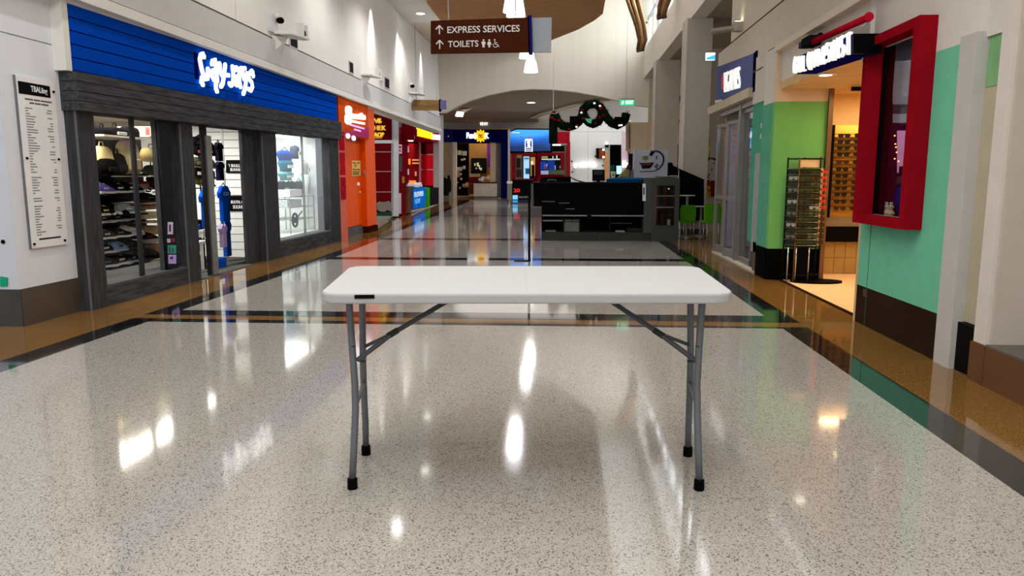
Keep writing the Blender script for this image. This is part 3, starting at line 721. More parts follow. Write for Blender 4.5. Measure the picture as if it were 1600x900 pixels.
hung('tank_top','top','white vest with a black hem beside the mullion of the third window',471,252,489,276,'eceae6',prt='1a1a1a')
hung('tank_top','top','teal and navy vest behind the mullion of the third window',479,280,492,305,'1c6c80',prt='123a52')
hung('scarf','scarf','long pale blue scarf hanging left of the mullion',470,273,477,308,'b9d4d8')
hung('handbag','bag','small pink bag at the right of the third window',500,278,506,296,'d89aa6',X=-5.5)
hung('handbag','bag','black square bag under the pink one, third window',502,296,509,324,'23282a',X=-5.5)
hung('tank_top','top','navy striped top hung beside the blue one, third window',457,228,464,248,'3a4152',prt='cdd2d8')
def mannequin():
    p0, p1 = PX(481,350,-5.6), PX(481,275,-5.6)
    t = T('display_stand','white tapering display stand below the pale vest in the third window','stand',(-5.6,p0.y,.28))
    B().lathe([(.16,0),(.16,.02),(.03,.04),(.03,.75),(.07,.9),(.10,1.1),(.05,1.18)], (-5.6,p0.y,.28), 14).obj('stem', M('e8e8e4',.4), t, smooth=True)
mannequin()
def wire_table():
    a, b_ = PX(438,308,-5.6), PX(477,308,-5.6); z = a.z
    t = T('display_table','white glass topped display table with wire baskets in the third window','table',(-5.7,(a.y+b_.y)/2,.28))
    bx('glass_top', (-6.1,a.y,z-.02), (-5.4,b_.y,z), GLASS, t)
    WH = M('d9dcdc',.4)
    for zz in (.55,.8,1.02): 
        for x in (-5.42,-6.05): B().tube([V((x,a.y,zz)),V((x,b_.y,zz))], .008, 6).obj('rail', ALU, t)
        for k in range(7): y = a.y+(b_.y-a.y)*k/6; B().tube([V((-6.05,y,zz)),V((-5.42,y,zz))], .006, 5).obj('wire', ALU, t)
    for x in (-5.42,-6.05):
        for y in (a.y,b_.y): B().tube([V((x,y,.28)),V((x,y,z))], .012, 6).obj('leg', ALU, t)
    tag(bx('folded_stack', (-5.95,a.y+.25,z), (-5.5,a.y+.95,z+.14), M('f0f0ee',.6,var=.12,scale=30)), 'stack of folded white shirts on the glass table, third window', 'shirts')
    tag(bx('folded_stack', (-5.95,a.y+.1,.81), (-5.5,a.y+.9,.95), M('c9d0d2',.6,var=.2,scale=25)), 'folded pale grey tops in the wire basket, third window', 'shirts')
    w_ = T('wheel_ornament','dark ring ornament in front of the wire baskets, third window','ornament',tuple(PX(461,346,-5.36)))
    p = PX(461,344,-5.36); B().tube([p+V((0,.13*math.cos(k*.449),.13*math.sin(k*.449))) for k in range(15)], .022, 6).obj('ring', BLACK, w_); B().tube([p, PX(472,330,-5.36)],.012,6).obj('stem', BLACK, w_); B().ball(p,.07,(.3,1,1),8).obj('hub', CHAR, w_)
wire_table()
for lab,x,y,r in (('left round ceiling light of the third window',447,213,.32),('second round ceiling light of the third window',463,222,.22)):
    p = PX(x,y,-6.0); t = T('ceiling_light', lab, 'ceiling light', (p.x,p.y,2.33))
    B().lathe([(r,2.33),(r*1.02,2.30),(r*.9,2.26),(r*.4,2.24)], (p.x,p.y,0), 20).obj('dish', M('f4f6f2',.4,emit=1.3), t, smooth=True)
def cabinet3():
    f = lambda x,y: PX(x,y,-6.2)
    a, b_ = f(490,300), f(500,232)
    t = T('mirror','tall narrow white framed mirror in the third window','mirror',(-6.2,(a.y+b_.y)/2,.3))
    bx('frame', (-6.24,a.y,.6), (-6.2,b_.y,b_.z), M('f4f6f4',.4), t); bx('mirror_glass', (-6.2,a.y+.05,.66), (-6.19,b_.y-.05,b_.z-.06), M('a9bdb8',.05,.9), t)
cabinet3()
# ================================================================ orange juice booth and its sign
OX = -5.0
def orange_booth():
    t = T('juice_booth','bright orange panelled booth front beside the dark timber shop','booth',(OX-.4,18,0))
    y0, y1, y2, y3 = 16.42, 16.95, 18.55, 19.5
    z1 = 2.55
    bx('panel', (OX-.22,y1,.22), (OX-.16,y2,z1), ORANGE, t)
    bx('panel', (OX-.2,y0,.0), (OX-.05,y1-.02,z1), M('d8480c',.35,spec=.15), t)
    bx('corner_pillar', (OX-.5,y2+.01,.16), (OX-.02,y3,z1+.9), ORANGE, t, bevel=.01)
    bx('skirting', (OX-.5,y1,0), (OX-.14,y2,.2), M('5d5a55',.4,.2), t)
    bx('skirting', (OX-.5,y2+.02,0), (OX+.0,y3+.02,.15), M('3a120a',.4), t)
    for k,(a,b_) in enumerate(((2.0,2.5),(1.45,1.95),(.9,1.4))): bx('red_picture', (OX-.06,y0+.08,a), (OX-.035,y1-.1,b_), M('a81a2c',.4,var=.5,scale=18), t)
    f = lambda x,y: PX(x,y,OX-.155)
    o = quad('price_card', rect(f,549.5,251,563,275), (.006,0,0), M('e3b871',.5,var=.1,scale=20), t)
    g = lambda x,y: PX(x,y,OX-.147)
    for i,(a,b_,yy) in enumerate(((551,555,253.5),(558,562,253.5),(551,556,264),(557,562,264),(551,562,268),(551,561,271))): quad('card_print', rect(g,a,yy,b_,yy+1.6), (.003,0,0), M('6a4a22',.5), t)
    quad('card_print', rect(g,554,255,557,261), (.003,0,0), M('e07a20',.5), t)
    quad('label', rect(f,558,285,562,290), (.004,0,0), PAPER, t); quad('label', rect(f,561,298.5,564,301.5), (.004,0,0), M('e6b9a4',.5), t)
    p = PX(568,270.5,OX-.015); B().tube([p,p+V((.03,0,0))],.07,10).obj('lock', M('a06a4c',.4,.3), t)
    bx('side_wall', (OX-2.2,y3-.02,0), (OX-.5,y3,3.1), M('d9d4cc',.5), t)
orange_booth()
def orange_sign():
    f = lambda x,y: PX(x,y,OX+.02)
    t = T('shop_sign','orange square sign box with glowing white and lilac lettering over the orange booth','sign',tuple(f(552,212)))
    y0, y1 = f(529,180).y, f(575,180).y; z0, z1 = 2.33, 3.17
    bx('sign_box', (OX-.28,y0,z0), (OX+.02,y1,z1), M('cf5320',.4,var=.1), t)
    bx('sign_edge', (OX-.28,y0-.02,z0+.1), (OX+.02,y0-.005,z1), M('a81c10',.4), t)
    ap = [f(534,206),f(540,203),f(550,206),f(575,198),f(575.5,214),f(567,215.5),f(552,213),f(543,211),f(537,209)]
    quad('magenta_swoosh', ap, (.02,0,0), M('b03a6a',.5), t)
    ptext('letter','S',f,(538,193),(546.5,196),(539,163.5),.05,LETTER,t,.05)
    ptext('letter','nantie',f,(546,185.5),(568.5,187.5),(546,174.5),.05,LETTER,t,.03)
    ptext('letter','PURE & LASE',f,(545,190.5),(568,195),(545,187),.04,LETTER,t,.03)
    ptext('letter','FRUUTASE',f,(546.5,196.5),(568,202.5),(546.5,193.8),.03,M('c9a4e6',.5,emit=.8),t,.02)
    ptext('letter','FUN',f,(553,204),(562,206.5),(553,201),.03,M('c9a4e6',.5,emit=.8),t,.02)
    for x,y in ((541,212.5),(550,216)): 
        p = f(x,y); B().ball(p+V((.04,0,0)),.09,(.4,1.6,.7),10).obj('lamp', LETTER, t, smooth=True)
orange_sign()
# ================================================================ butcher shop (dark red)
QA, QB = PZ(580,352), PZ(686,318)
qd = (QB-QA).normalized(); qn = V((qd.y,-qd.x,0))
if qn.x < 0: qn = -qn
def fq(d=0.): return lambda x,y: PV(x,y,QA+qn*d,QB+qn*d)
def pan(name, x0,y0,x1,y1, th, mat, par, d=0., **k):
    f = fq(d); return quad(name, rect(f,x0,y0,x1,y1), qn*-th, mat, par, **k)
def butcher():
    t = T('shopfront','dark red butcher shopfront behind white posts, past the orange booth','shopfront',tuple((QA+QB)/2))
    PW = M('d4d2d4',.45)
    f = fq(.05); 
    pan('post',615,172,623,338,.25,PW,t,.06); pan('post',686,180,693,319,.3,M('b3adae',.5),t,.08)
    pan('transom',576,219,616,224,.12,PW,t,.03)
    pan('sign_panel',572,178,616,219,.1,M('5e070c',.4,var=.15),t,.0)
    for a,b_ in ((224,237),(238,267.5),(268.5,299.5),(300.5,332)): pan('door_panel',588,a,615,b_,.08,M('6a0c12',.25,var=.2),t,-.02)
    for y in (237.4,268,300): pan('door_rail',589,y-.6,614,y+.6,.05,M('b79a98',.4),t,.0)
    pan('door_kick',589,332,616,337.5,.1,M('1f4f42',.5),t,.0)
    pan('door_jamb',577,224,588,300,.1,M('e3dad6',.5),t,-.4)
    pan('inner_wall',566,222,590,340,.1,M('c9c2bc',.6),t,-1.6)
    f0 = fq(.012)
    pts = [(588,318),(592,315),(599,316),(606,314),(611,318),(610,323),(612,326),(608,330),(604,328),(600,331),(594,331),(589,328)]
    quad('grey_decal', [f0(x,y) for x,y in pts], qn*.03, M('8b837a',.6), t)
    # lettering of the first sign
    YL = M('e8b53c',.4,emit=.55)
    ptext('letter','LHEK',f0,(578,204),(602,203.5),(578,196),.03,YL,t,.01)
    ptext('letter','GAOP',f0,(577.5,215),(599,214),(577.5,207),.03,YL,t,.01)
    ptext('letter','MEATS',f0,(584,216.3),(596,216),(584,215.2),.02,YL,t)
    for a,b_ in (((585,186),(588,191)),((588,191),(591,186)),((591,191),(594,186)),((579,186),(582,187)),((592,191.5),(595,190.5))): B().tube([f0(*a),f0(*b_)], .035, 6).obj('emblem_stroke', YL, t)
    # red pier, notices
    pan('pier',623,181,637,336,.3,M('74101a',.4,var=.15),t,.0)
    for x0,y0,x1,y1,cc in ((624,189,629,199,'8f7d78'),(624,201,630,209,'9c2440'),(622.5,226,628,240,'e9dcdc'),(625,244,628,268,'56575a'),(629,276,632,286,'b8863a'),(622,302,627,334,'c9bfc4')): pan('notice',x0,y0,x1,y1,.03,M(cc,.5,var=.2,scale=9),t,.04)
    pan('notice_mark',623.3,228,627.2,231.5,.03,M('c02a3a',.5),t,.06); pan('notice_mark',623.6,233,627,238,.03,M('c9808a',.5),t,.06)
    # fascia and counter window
    pan('fascia',623,178,686,222,.25,M('931420',.4,var=.1),t,.02)
    pan('fascia_panel',630,190,641,211,.05,M('8f5552',.5),t,.05)
    pan('window_backing',637,222,688,338,.1,M('4a080c',.5),t,-1.2)
    g = -.9
    pan('red_blind',639,224,656,288,.05,M('7a0d12',.4,var=.1),t,g); 
    for a,b_ in ((224,241),(242,264.5),(265.5,290)): pan('red_panel',657.5,a,683,b_,.05,M('c81420' if a > 230 else '85101a',.35,emit=.15 if a>230 else 0),t,g)
    for y in (241.4,265): pan('white_bar',657,y-.5,686,y+.5,.05,PW,t,g+.05)
    pan('mullion',656.2,222,657.5,290,.08,M('b08a88',.4),t,g+.05); pan('mullion',681,236,683,286,.08,M('c9b9bb',.4),t,g+.06)
    for x0,y0,x1,y1,cc in ((639,248,641.5,257,'e07a28'),(645,249,655,251,'d98a58'),(645,254,655,256,'d98a58'),(649,268,651,275,'c9706a'),(640,282,650,286,'f08a3c')): pan('menu_print',x0,y0,x1,y1,.03,M(cc,.4,emit=.5),t,g+.06)
    for x0,y0,x1,y1 in ((638,228,639,238),(638,264,639,273)): pan('price_strip',x0,y0,x1,y1,.03,PAPER,t,-.1)
butcher()
_q = (QA+QB)/2 + (QB-QA)*.18 - qn*.45
lamp('AREA','butcher_strip_light',(_q.x,_q.y,3.3),70,.35,6,rot=(0,0,math.atan2(-qd.x,qd.y)),col=(1,.85,.8))
def butcher_sign():
    t = T('shop_sign','yellow glowing lettering on the dark red sign box of the butcher shop','sign',tuple(fq(.3)(663,222)))
    pan('sign_box',641,193,685,219,.3,M('7d0a14',.4,var=.1),t,.35)
    f = fq(.36); Y = M('ffd21e',.4,var=.02,emit=1.05)
    ptext('letter','THE RÜLER',f,(650.5,212.5),(673,217.5),(650.5,196.5),.1,Y,t,.015)
    ptext('letter','MEATS',f,(674,218),(685,219),(674,209.5),.1,M('e9d6ff',.4,emit=1.1),t,.06)
    p = fq(.2)(641.5,214); B().ball(p,.16,(1,1,1.3),8).obj('lamp', LETTER, t)
butcher_sign()
def counter():
    t = T('shop_counter','black counter with a printed bright blue front and green plants pictured on it','counter',tuple(fq(.6)(665,325)))
    f = fq(.1)
    pan('counter_body',645,293,686,329,.35,BLACK,t,.06)
    quad('plinth', [f(643,332),f(686,321.5),f(686,319),f(643,328.5)], qn*-.5, M('b9b0a8',.5), t)
    quad('blue_print', [f(644.5,326.5),f(666,322.5),f(666,292),f(644.5,295)], qn*.03, M('1672d8',.35,var=.2,scale=1.5,emit=.12), t)
    quad('green_print', [f(662,323.5),f(670,322),f(670,293),f(663,296),f(665,306)], qn*.05, M('3aa01c',.4,var=.6,scale=5), t)
    g = fq(.14); ptext('lettering','FLOWER',g,(647,308.5),(661,306),(647,300),.03,M('c8ecff',.4,emit=.3),t,.01); ptext('lettering','LOVE',g,(648,319),(656,317),(648,311),.03,M('6cc0ff',.4,emit=.3),t)
    pan('side_case',637,291,644.5,333,.3,M('6e4a3c',.4,var=.3,scale=5),t,.08)
counter()
for i,(x0,y0,x1,y1,lab) in enumerate(((637,286,648,291,'white tray at the left end of the butcher counter'),(648,288,655,293,'white paper packet in the middle of the butcher counter'),(655,285,660,292,'white bottle-like packet at the right of the butcher trays'))):
    t = T('tray' if i==0 else 'packet', lab, 'tray' if i==0 else 'packet', tuple(fq(.5)((x0+x1)/2,y1)), 'things on the butcher counter')
    pan('base',x0,(y0+y1)/2,x1,y1,.3,M('e6e2e0',.5),t,.05); pan('cover',x0+1,y0,x1-1,(y0+y1)/2,.25,M('f2efee',.4),t,.02)
def signblade(label, fx, fy, Y, w0,w1,y0,y1, face, edge, back):
    f = lambda x,y,d=0: PY(x,y,Y+d)
    return f
# hanging wayfinding signs
def wayfinding():
    Y = 11.0; t = T('hanging_sign','brown hanging direction sign with white arrows and lettering, pale second blade','sign',tuple(PY(750,84,Y)))
    BR = M('4a2416',.35,var=.1)
    f = lambda x,y: PY(x,y,Y)
    quad('sign_face', [f(673,83.5),f(828,81),f(826,27),f(673,32.5)], (0,.06,0), BR, t)
    quad('sign_edge', [f(826,83),f(831.5,83),f(830,23.5),f(824.5,24)], (0,.16,0), M('1b1a6a',.3), t)
    k = lambda x,y: PY(x,y,Y+.1)
    quad('pale_blade', [k(830,81.5),k(861,81.5),k(862,27),k(830,28)], (.0,.05,0), M('aab4c0',.3,var=.05), t)
    g = lambda x,y: PY(x,y,Y-.005)
    ptext('lettering','EXPRESS SERVICES',g,(699,52),(812,49.5),(699,41.5),.006,PAPER,t,.012)
    ptext('lettering','TOILETS',g,(700,74),(747.5,73),(700,64),.006,PAPER,t,.012)
    for x,y in ((686.5,46.5),(687,69.5)):
        for a,b_ in (((x,y+7),(x,y-6)),((x,y-6.5),(x-5.5,y-.5)),((x,y-6.5),(x+5.5,y-.5))): B().tube([g(*a),g(*b_)], .0095, 6).obj('arrow', PAPER, t)
    # pictograms: man, woman, wheelchair user
    for x in (755.5,764.5):
        B().tube([g(x,62.8)+V((0,-.004,0)),g(x,62.8)+V((0,.004,0))], .013, 10).obj('pictogram_head', PAPER, t)
        if x < 760: ps = [(x-3,65),(x+3,65),(x+3,69),(x+1.8,69),(x+1.8,74),(x-1.8,74),(x-1.8,69),(x-3,69)]
        else: ps = [(x-2,65),(x+2,65),(x+3.5,70),(x+1.5,70),(x+1.5,74),(x-1.5,74),(x-1.5,70),(x-3.5,70)]
        quad('pictogram', [g(*q) for q in ps], (0,-.004,0), PAPER, t)
    c0 = g(774,70.2); B().tube([c0+V((.032*math.cos(a*.4),0,.032*math.sin(a*.4))) for a in range(6,16)], .005, 6).obj('pictogram_wheel', PAPER, t)
    B().tube([g(773,64),g(773.5,69),g(777.5,69.5),g(780,73.5)], .006, 6).obj('pictogram_body', PAPER, t); B().tube([g(773,66.5),g(777,66.5)], .005, 6).obj('pictogram_arm', PAPER, t)
    B().tube([g(773,62.3)+V((0,-.004,0)),g(773,62.3)+V((0,.004,0))], .011, 10).obj('pictogram_head', PAPER, t)
    for x in (700,805): p = f(x,32); B().tube([p+V((0,.03,-.02)), V((p.x,p.y+.03,6.15))], .008, 6).obj('hanger_wire', ALU, t)
wayfinding()
def small_sign():
    Y = 24; f = lambda x,y: PY(x,y,Y)
    t = T('hanging_sign','small tan hanging sign with a violet blade by the far left wall','sign',tuple(f(668,172)))
    quad('sign_face', [f(644,172),f(686,172.5),f(686,156.5),f(644,155.5)], (0,.1,0), M('8f7048',.4,var=.12), t)
    quad('sign_edge', [f(685.5,174),f(688,172.5),f(688,154.5),f(685.5,156)], (0,.25,0), M('15123a',.4), t)
    quad('pale_blade', [f(688,170.5),f(697,170.5),f(697,156.5),f(688,156.5)], (0,.08,0), M('6d6a9c',.4), t)
    g = lambda x,y: PY(x,y,Y-.01); ptext('lettering','TOILETS',g,(652,165),(681,166),(652,161),.01,M('b08e60',.4),t)
    for x in (650,682): p = f(x,156); B().tube([p+V((0,.05,-.03)), V((p.x,p.y+.05,6.25))], .012, 6).obj('hanger_wire', ALU, t)
small_sign()
# pendant lamps in a row down the middle
for x,y,s,Z,lab in ((803,19,1,5.0,'nearest white pendant lamp, above the brown direction sign'),(806,26,.95,5.0,'second white pendant lamp, partly behind the nearest one'),(823,91,1,5.0,'white pendant lamp half behind the brown direction sign'),(829.5,113,1,5.0,'lowest hanging white pendant lamp, in front of the arch wall')):
    Y = {19:16.4,26:18.6,91:23.0,113:25.2}[y]
    p = PY(x,y,Y); t = T('pendant_lamp', lab, 'lamp', tuple(p), 'white pendant lamps')
    r = .235
    B().lathe([(r,0),(r*.98,.03),(r*.78,.30),(r*.62,.40),(r*.5,.42)], p, 20).obj('shade', M('f2f2ff',.4,emit=1.7), t, smooth=True)
    B().lathe([(r*.97,.004),(r*.5,.02)], p, 20).obj('diffuser', M('ffffff',.4,emit=2.6), t)
    B().lathe([(.09,.41),(.09,.52),(.05,.56)], p, 12).obj('cap', M('9c9ca2',.4,.5), t)
    top_z = 6.1 if Y < 24 else 9.1
    B().tube([p+V((0,0,.5)), V((p.x,p.y,top_z))], .012, 6).obj('cable', DKGREY, t)
    lamp('POINT','pendant_bulb',(p.x,p.y,p.z-.12),32,.14,col=(1,.97,.95))
# recessed downlights
def downlight(x,y,Z,lab,e=9,r=.1,power=0,col=(1,.97,.92)):
    p = PZ(x,y,Z); t = T('downlight', lab, 'ceiling light', (p.x,p.y,Z-.03), 'recessed downlights')
    B().lathe([(r*1.25,Z-.0),(r*1.25,Z-.02),(r,Z-.02),(r,Z-.0)], (p.x,p.y,0), 18).obj('trim_ring', WHITE, t)
    B().lathe([(r,Z-.012),(r*.3,Z-.016)], (p.x,p.y,0), 18).obj('lens', M('fffaf0',.4,emit=e), t)
    if power: lamp('SPOT','downlight_beam',(p.x,p.y,Z-.05),power,.07,spot=95,blend=.7,col=col)
downlight(657,20.5,6.2,'recessed downlight in the white soffit left of the brown sign',8,.13,120)
downlight(830,160,5.05,'recessed downlight in the far vaulted ceiling',6,.2,140)
for i,(X,Y,s) in enumerate(((-3.6,18.3,'seventh'),(-3.6,23.2,'eighth'),(-3.6,6,'first'),(-3.6,11,'second'),(-3.6,15,'third'),(-.9,9.5,'fourth'),(.5,11.5,'fifth'),(-.3,5,'sixth'))):  # seventh and eighth are added to brighten the orange booth and red shop
    Z = 6.2 if X < -2.4 else 6.12
    t = T('downlight', s+' recessed downlight of the ceiling over the near floor, out of the picture above', 'ceiling light', (X,Y,Z-.03), 'recessed downlights')
    B().lathe([(.11,Z-.02),(.04,Z-.024)], (X,Y,0), 16).obj('lens', M('fffaf0',.4,emit=9), t)
    lamp('SPOT','downlight_beam',(X,Y,Z-.05),(190 if X < -2.4 else 130),.08,spot=(135 if X < -2.4 else 100),blend=.7,col=(1,.97,.92))
# brackets with cameras, uplights and vents on the upper left wall
def bracket(x,y,s,lab,tall=True,cam_=True):
    p = PX(x,y,XL+.02)
    t = T('wall_uplight', lab, 'wall light', tuple(p), 'uplight brackets on the upper left wall')
    if tall:
        bx('back_plate', (XL+.02,p.y-.30*s,p.z+.02*s), (XL+.05,p.y+.05*s,p.z+.33*s), M('d9d9dc',.4), t)
        B().ball((XL+.12,p.y+.0*s,p.z+.24*s), .07*s,(1,1,.8),10).obj('camera_dome', BLACK, t, smooth=True)
        B().tube([V((XL+.03,p.y,p.z+.30*s)),V((XL+.12,p.y,p.z+.30*s))], .05*s, 10).obj('camera_mount', WHITE, t)
    B().loft([[V((XL+.02+ .0,p.y-.12*s,p.z-.30*s)),V((XL+.05,p.y+.12*s,p.z-.30*s)),V((XL+.02,p.y+.12*s,p.z-.30*s))],[V((XL+.02,p.y-.14*s,p.z-.02*s)),V((XL+.2,p.y+.12*s,p.z-.02*s)),V((XL+.02,p.y+.14*s,p.z-.02*s))]]).obj('bracket', WHITE, t)
    quad('arm', [V((XL+.02,p.y-.12*s,p.z)),V((XL+.32*s,p.y-.06*s,p.z)),V((XL+.45*s,p.y+.5*s,p.z)),V((XL+.3*s,p.y+.55*s,p.z)),V((XL+.02,p.y+.15*s,p.z))], (0,0,.045*s), WHITE, t, bevel=.008)
    for k in (.28,.48): quad('glare_plate', [V((XL+.3*s,p.y+k*s,p.z+.03)),V((XL+.42*s,p.y+k*s+.02,p.z+.03)),V((XL+.42*s,p.y+k*s+.02,p.z+.25*s)),V((XL+.3*s,p.y+k*s,p.z+.25*s))], (0,.012,0), M('e2e2e2',.3), t)
    bx('lamp_head', (XL+.3*s,p.y+.33*s,p.z+.05*s), (XL+.4*s,p.y+.45*s,p.z+.14*s), BLACK, t)
    lamp('SPOT','uplight_beam',(XL+.16,p.y+.1,p.z+.12),14*s,.03,rot=(0,math.pi-math.radians(-22),0),spot=70,blend=.9,col=(1,.97,.9))
bracket(430,55,1.0,'white uplight bracket with a dark camera dome on the upper left wall, nearest')
bracket(566,119,.9,'small white uplight bracket between two black vents on the upper left wall',tall=False)
bracket(640,147,1.0,'farthest white uplight bracket, just above the small tan sign',tall=True)
def vent(x0,y0,x1,y1,lab):
    f = lambda x,y: PX(x,y,XL+.022)
    t = T('wall_vent', lab, 'vent', tuple(f((x0+x1)/2,y1)), 'black vents on the upper left wall')
    a, b_ = f(x0,(y0+y1)/2), f(x1,(y0+y1)/2); za, zb = f((x0+x1)/2,y0).z, f((x0+x1)/2,y1).z
    bx('frame', (XL+.02,a.y-.04,zb-.03), (XL+.035,b_.y+.04,za+.03), M('c9c9c9',.4), t)
    bx('grille', (XL+.035,a.y,zb), (XL+.042,b_.y,za), BLACK, t)
    for k in range(4): z = zb+(za-zb)*(k+.5)/4; bx('blade', (XL+.042,a.y,z), (XL+.048,b_.y,z+.012), M('2a2a2c',.4), t)
vent(453,60,463,73,'black vent under the nearest uplight bracket')
vent(545.5,98,550.5,113,'black vent alone on the upper left wall, left of the small bracket')
vent(601,123,607,137,'black vent right of the small bracket on the upper left wall')
bx('junction_box', (XL+.02, PX(590,0,XL).y-.1, PX(590,122,XL).z-.05), (XL+.09, PX(590,0,XL).y+.1, PX(590,118,XL).z+.15), WHITE, wl)
# ================================================================ far end of the mall
YF = 50.0
def far_shop():
    f = lambda x,y: PY(x,y,YF); 
    def q(n,x0,y0,x1,y1,mat,d=0.,th=.3,par=None): return quad(n, rect(lambda x,y: PY(x,y,YF+d),x0,y0,x1,y1), (0,th,0), mat, par or t)
    t = T('shopfront','far navy fronted shop with a lit interior at the end of the left side','shopfront',tuple(f(744,310)))
    q('fascia',706,202,795,222.5,NAVY)
    quad('fascia_return', [PY(693,222,YF-3),f(708,222.5),f(708,202),PY(693,201,YF-3)], (0,.2,0), M('1a1a55',.4), t)
    CR = M('d8c3a0',.5,var=.06)
    q('pillar',700,222,707,311,M('b3a596',.5),-.4); q('wall_panel',708,222,713,311,M('f0e4d0',.5),-.1)
    q('display_wall',693,222,703,311,CR,1.2); q('pillar',766,222,774,306,CR,.1)
    q('grey_return',775,222,783,309,M('6f7374',.5),.2); q('navy_pier',783,222,795,310,NAVY,0.)
    q('shelf_unit',712.5,224,732,306,M('120d12',.5),2.); q('back_panel',731,222,768,285,M('7a5a36',.5,var=.2,scale=.4),4.5)
    q('poster',736,247,760,271,M('0f1110',.5),4.3,.1); q('purple_strip',761,222,766,262,M('4a2468',.4),4.,.1)
    q('ceiling_lining',700,222,775,224,M('5a4838',.5),.4)
    q('skirting',702,307,775,310.5,M('8a7a68',.4),.3)
    for x0,y0,x1,y1,cc in ((715,235,721,242,'d9dccb'),(722,236,729,243,'cfd4bf'),(720,248,724,251,'efefea'),(724,247,727,250,'f6f6f2'),(714,261,722,267,'d8d8d4'),(723,259,727,264,'efe9e0'),(714,266,718,277,'d9a46a'),(719,270,721,274,'e9e9e4'),(719,278,722,281,'f4f4f0'),(712,284,716,286,'f4f0e8'),(717,292,720,295,'cccccc')):
        q('shelf_goods',x0,y0,x1,y1,M(cc,.5,var=.2,scale=3),1.85,.1)
    for x0,y0,x1,y1 in ((741,255,743,259),(745,254,748,260),(748,258,750,264),(750,262,753,266),(743,262,745,264)): q('poster_print',x0,y0,x1,y1,M('c9cdc9',.5),4.25,.05)
far_shop()
def far_sign():
    f = lambda x,y: PY(x,y,YF-.02)
    t = T('shop_sign','white glowing lettering around a yellow sun on the far navy fascia','sign',tuple(f(745,220)))
    ptext('letter','Funta',f,(729,216.5),(746,216.5),(729,207),.12,LETTER,t,.06); ptext('letter','K',f,(757.5,216.5),(764.5,216.5),(757.5,208),.12,LETTER,t,.06)
    SUN = M('f5b81e',.4,var=.1,emit=1.0); c0 = f(751,212.5); pts = []
    for k in range(24): r = .33 if k%2 else .47; a = k*math.pi/12; pts.append(c0+V((r*math.sin(a),-.1,r*math.cos(a)*.95)))
    quad('sun', pts, (0,.1,0), SUN, t)
    ptext('letter','TIC',lambda x,y: PY(x,y,YF-.2),(747.5,215.5),(754.5,215.5),(747.5,210),.04,M('8a4a10',.5),t,.05)
    ptext('letter','tor',lambda x,y: PY(x,y,YF-1.5),(692,216.5),(701,217),(692,210),.1,LETTER,t,.05)
far_sign()
def far_bits():
    f = lambda d=0.: (lambda x,y: PY(x,y,YF+d))
    t = T('white_counter','plain white counter at the entrance of the far navy shop','counter',tuple(f(-.6)(757,309)))
    quad('front', rect(f(-.6),740,285.5,775,307), (0,1.2,0), M('e0d6c8',.5), t); quad('kick', rect(f(-.55),740.5,307,774.5,311), (0,1.1,0), M('8d857c',.5), t); quad('top', rect(f(-.65),739.5,284.5,775.5,286), (0,1.3,0), M('2a1512',.4), t)
    t = T('red_display','dark red display unit with cream lettering behind the white counter','display unit',tuple(f(1.)(745,290)))
    quad('body', rect(f(1.),732,277,752,290), (0,.8,0), M('6a1a18',.5), t); quad('header', rect(f(.95),733,271.5,749,276), (0,.3,0), M('c9b09a',.5), t)
    t = T('carton','brown carton left of the white counter','box',tuple(f(.2)(735,303)))
    quad('box_body', rect(f(.2),731,288,740,303.5), (0,.8,0), M('7a4a2c',.6), t); quad('lid', rect(f(.15),731,286.5,740,288), (0,.9,0), M('8a5a38',.6), t)
    for i,(x,y,cc,lab) in enumerate(((727,290,'c9a27a','pale tan soft toy heap beside the dark shelves'),(752,281,'efe8e0','white packet on the far white counter, left'),(761,279,'d8b494','peach packet on the far white counter, right'))):
        t = T('packet',lab,'packet',tuple(f(-.2)(x,y+4))); p = f(-.2)(x,y); B().ball(p,.19,(1.2,.8,.8),8).obj('body', M(cc,.6), t); B().ball(p+V((.1,0,.15)),.1,(1,1,.8),8).obj('top', M(cc,.6), t)
    t = T('garment_rail','rack of dark clothes at the left edge of the far navy shop','clothes rack',tuple(f(-.8)(697,312)))
    for x,y0,y1,cc in ((694.5,277,305,'14161a'),(698,279,306,'202a24'),(701.5,274,300,'2a2018')): p0,p1=f(-.8)(x,y1),f(-.8)(x,y0); B().loft([[V((p.x+.17*k*math.cos(a*.785),p.y+.1*math.sin(a*.785),p.z)) for a in range(8)] for p,k in ((p0,.8),((p0+p1)/2,1),(p1,.5))]).obj('garment', M(cc,.7,var=.3,scale=8), t)
    B().tube([f(-.8)(692,275),f(-.8)(704,275)],.03,6).obj('rail', ALU, t); B().tube([f(-.8)(703.5,275),f(-.8)(703.5,311)],.03,6).obj('upright', ALU, t)
far_bits()
# things on the far grey bulkhead
fb = lambda x,y: PY(x,y,50.58)
tt = T('clock_sign','small lit white numerals high on the far grey wall','sign',tuple(fb(757,195)))
ptext('numeral','12',fb,(750.5,195.5),(755.5,195.5),(750.5,191),.05,LETTER,tt,.04); ptext('numeral','31',fb,(756.5,195.5),(761.5,195.5),(756.5,191),.05,LETTER,tt,.04)
for x0,y0,x1,y1,lab in ((776,181.5,785.5,188.5,'black vent on the far grey wall'),(704,182,709,185,'tiny dark vent at the left of the far grey wall')):
    t = T('wall_vent',lab,'vent',tuple(fb(x0,y1))); quad('grille', rect(fb,x0,y0,x1,y1), (0,.06,0), BLACK, t); quad('frame', rect(lambda x,y: PY(x,y,50.6),x0-.7,y0-.7,x1+.7,y1+.7), (0,.05,0), M('8f8880',.5), t)
t = T('ceiling_lantern','square white lit lantern on the far left ceiling','ceiling light',tuple(PY(717,182,40)))
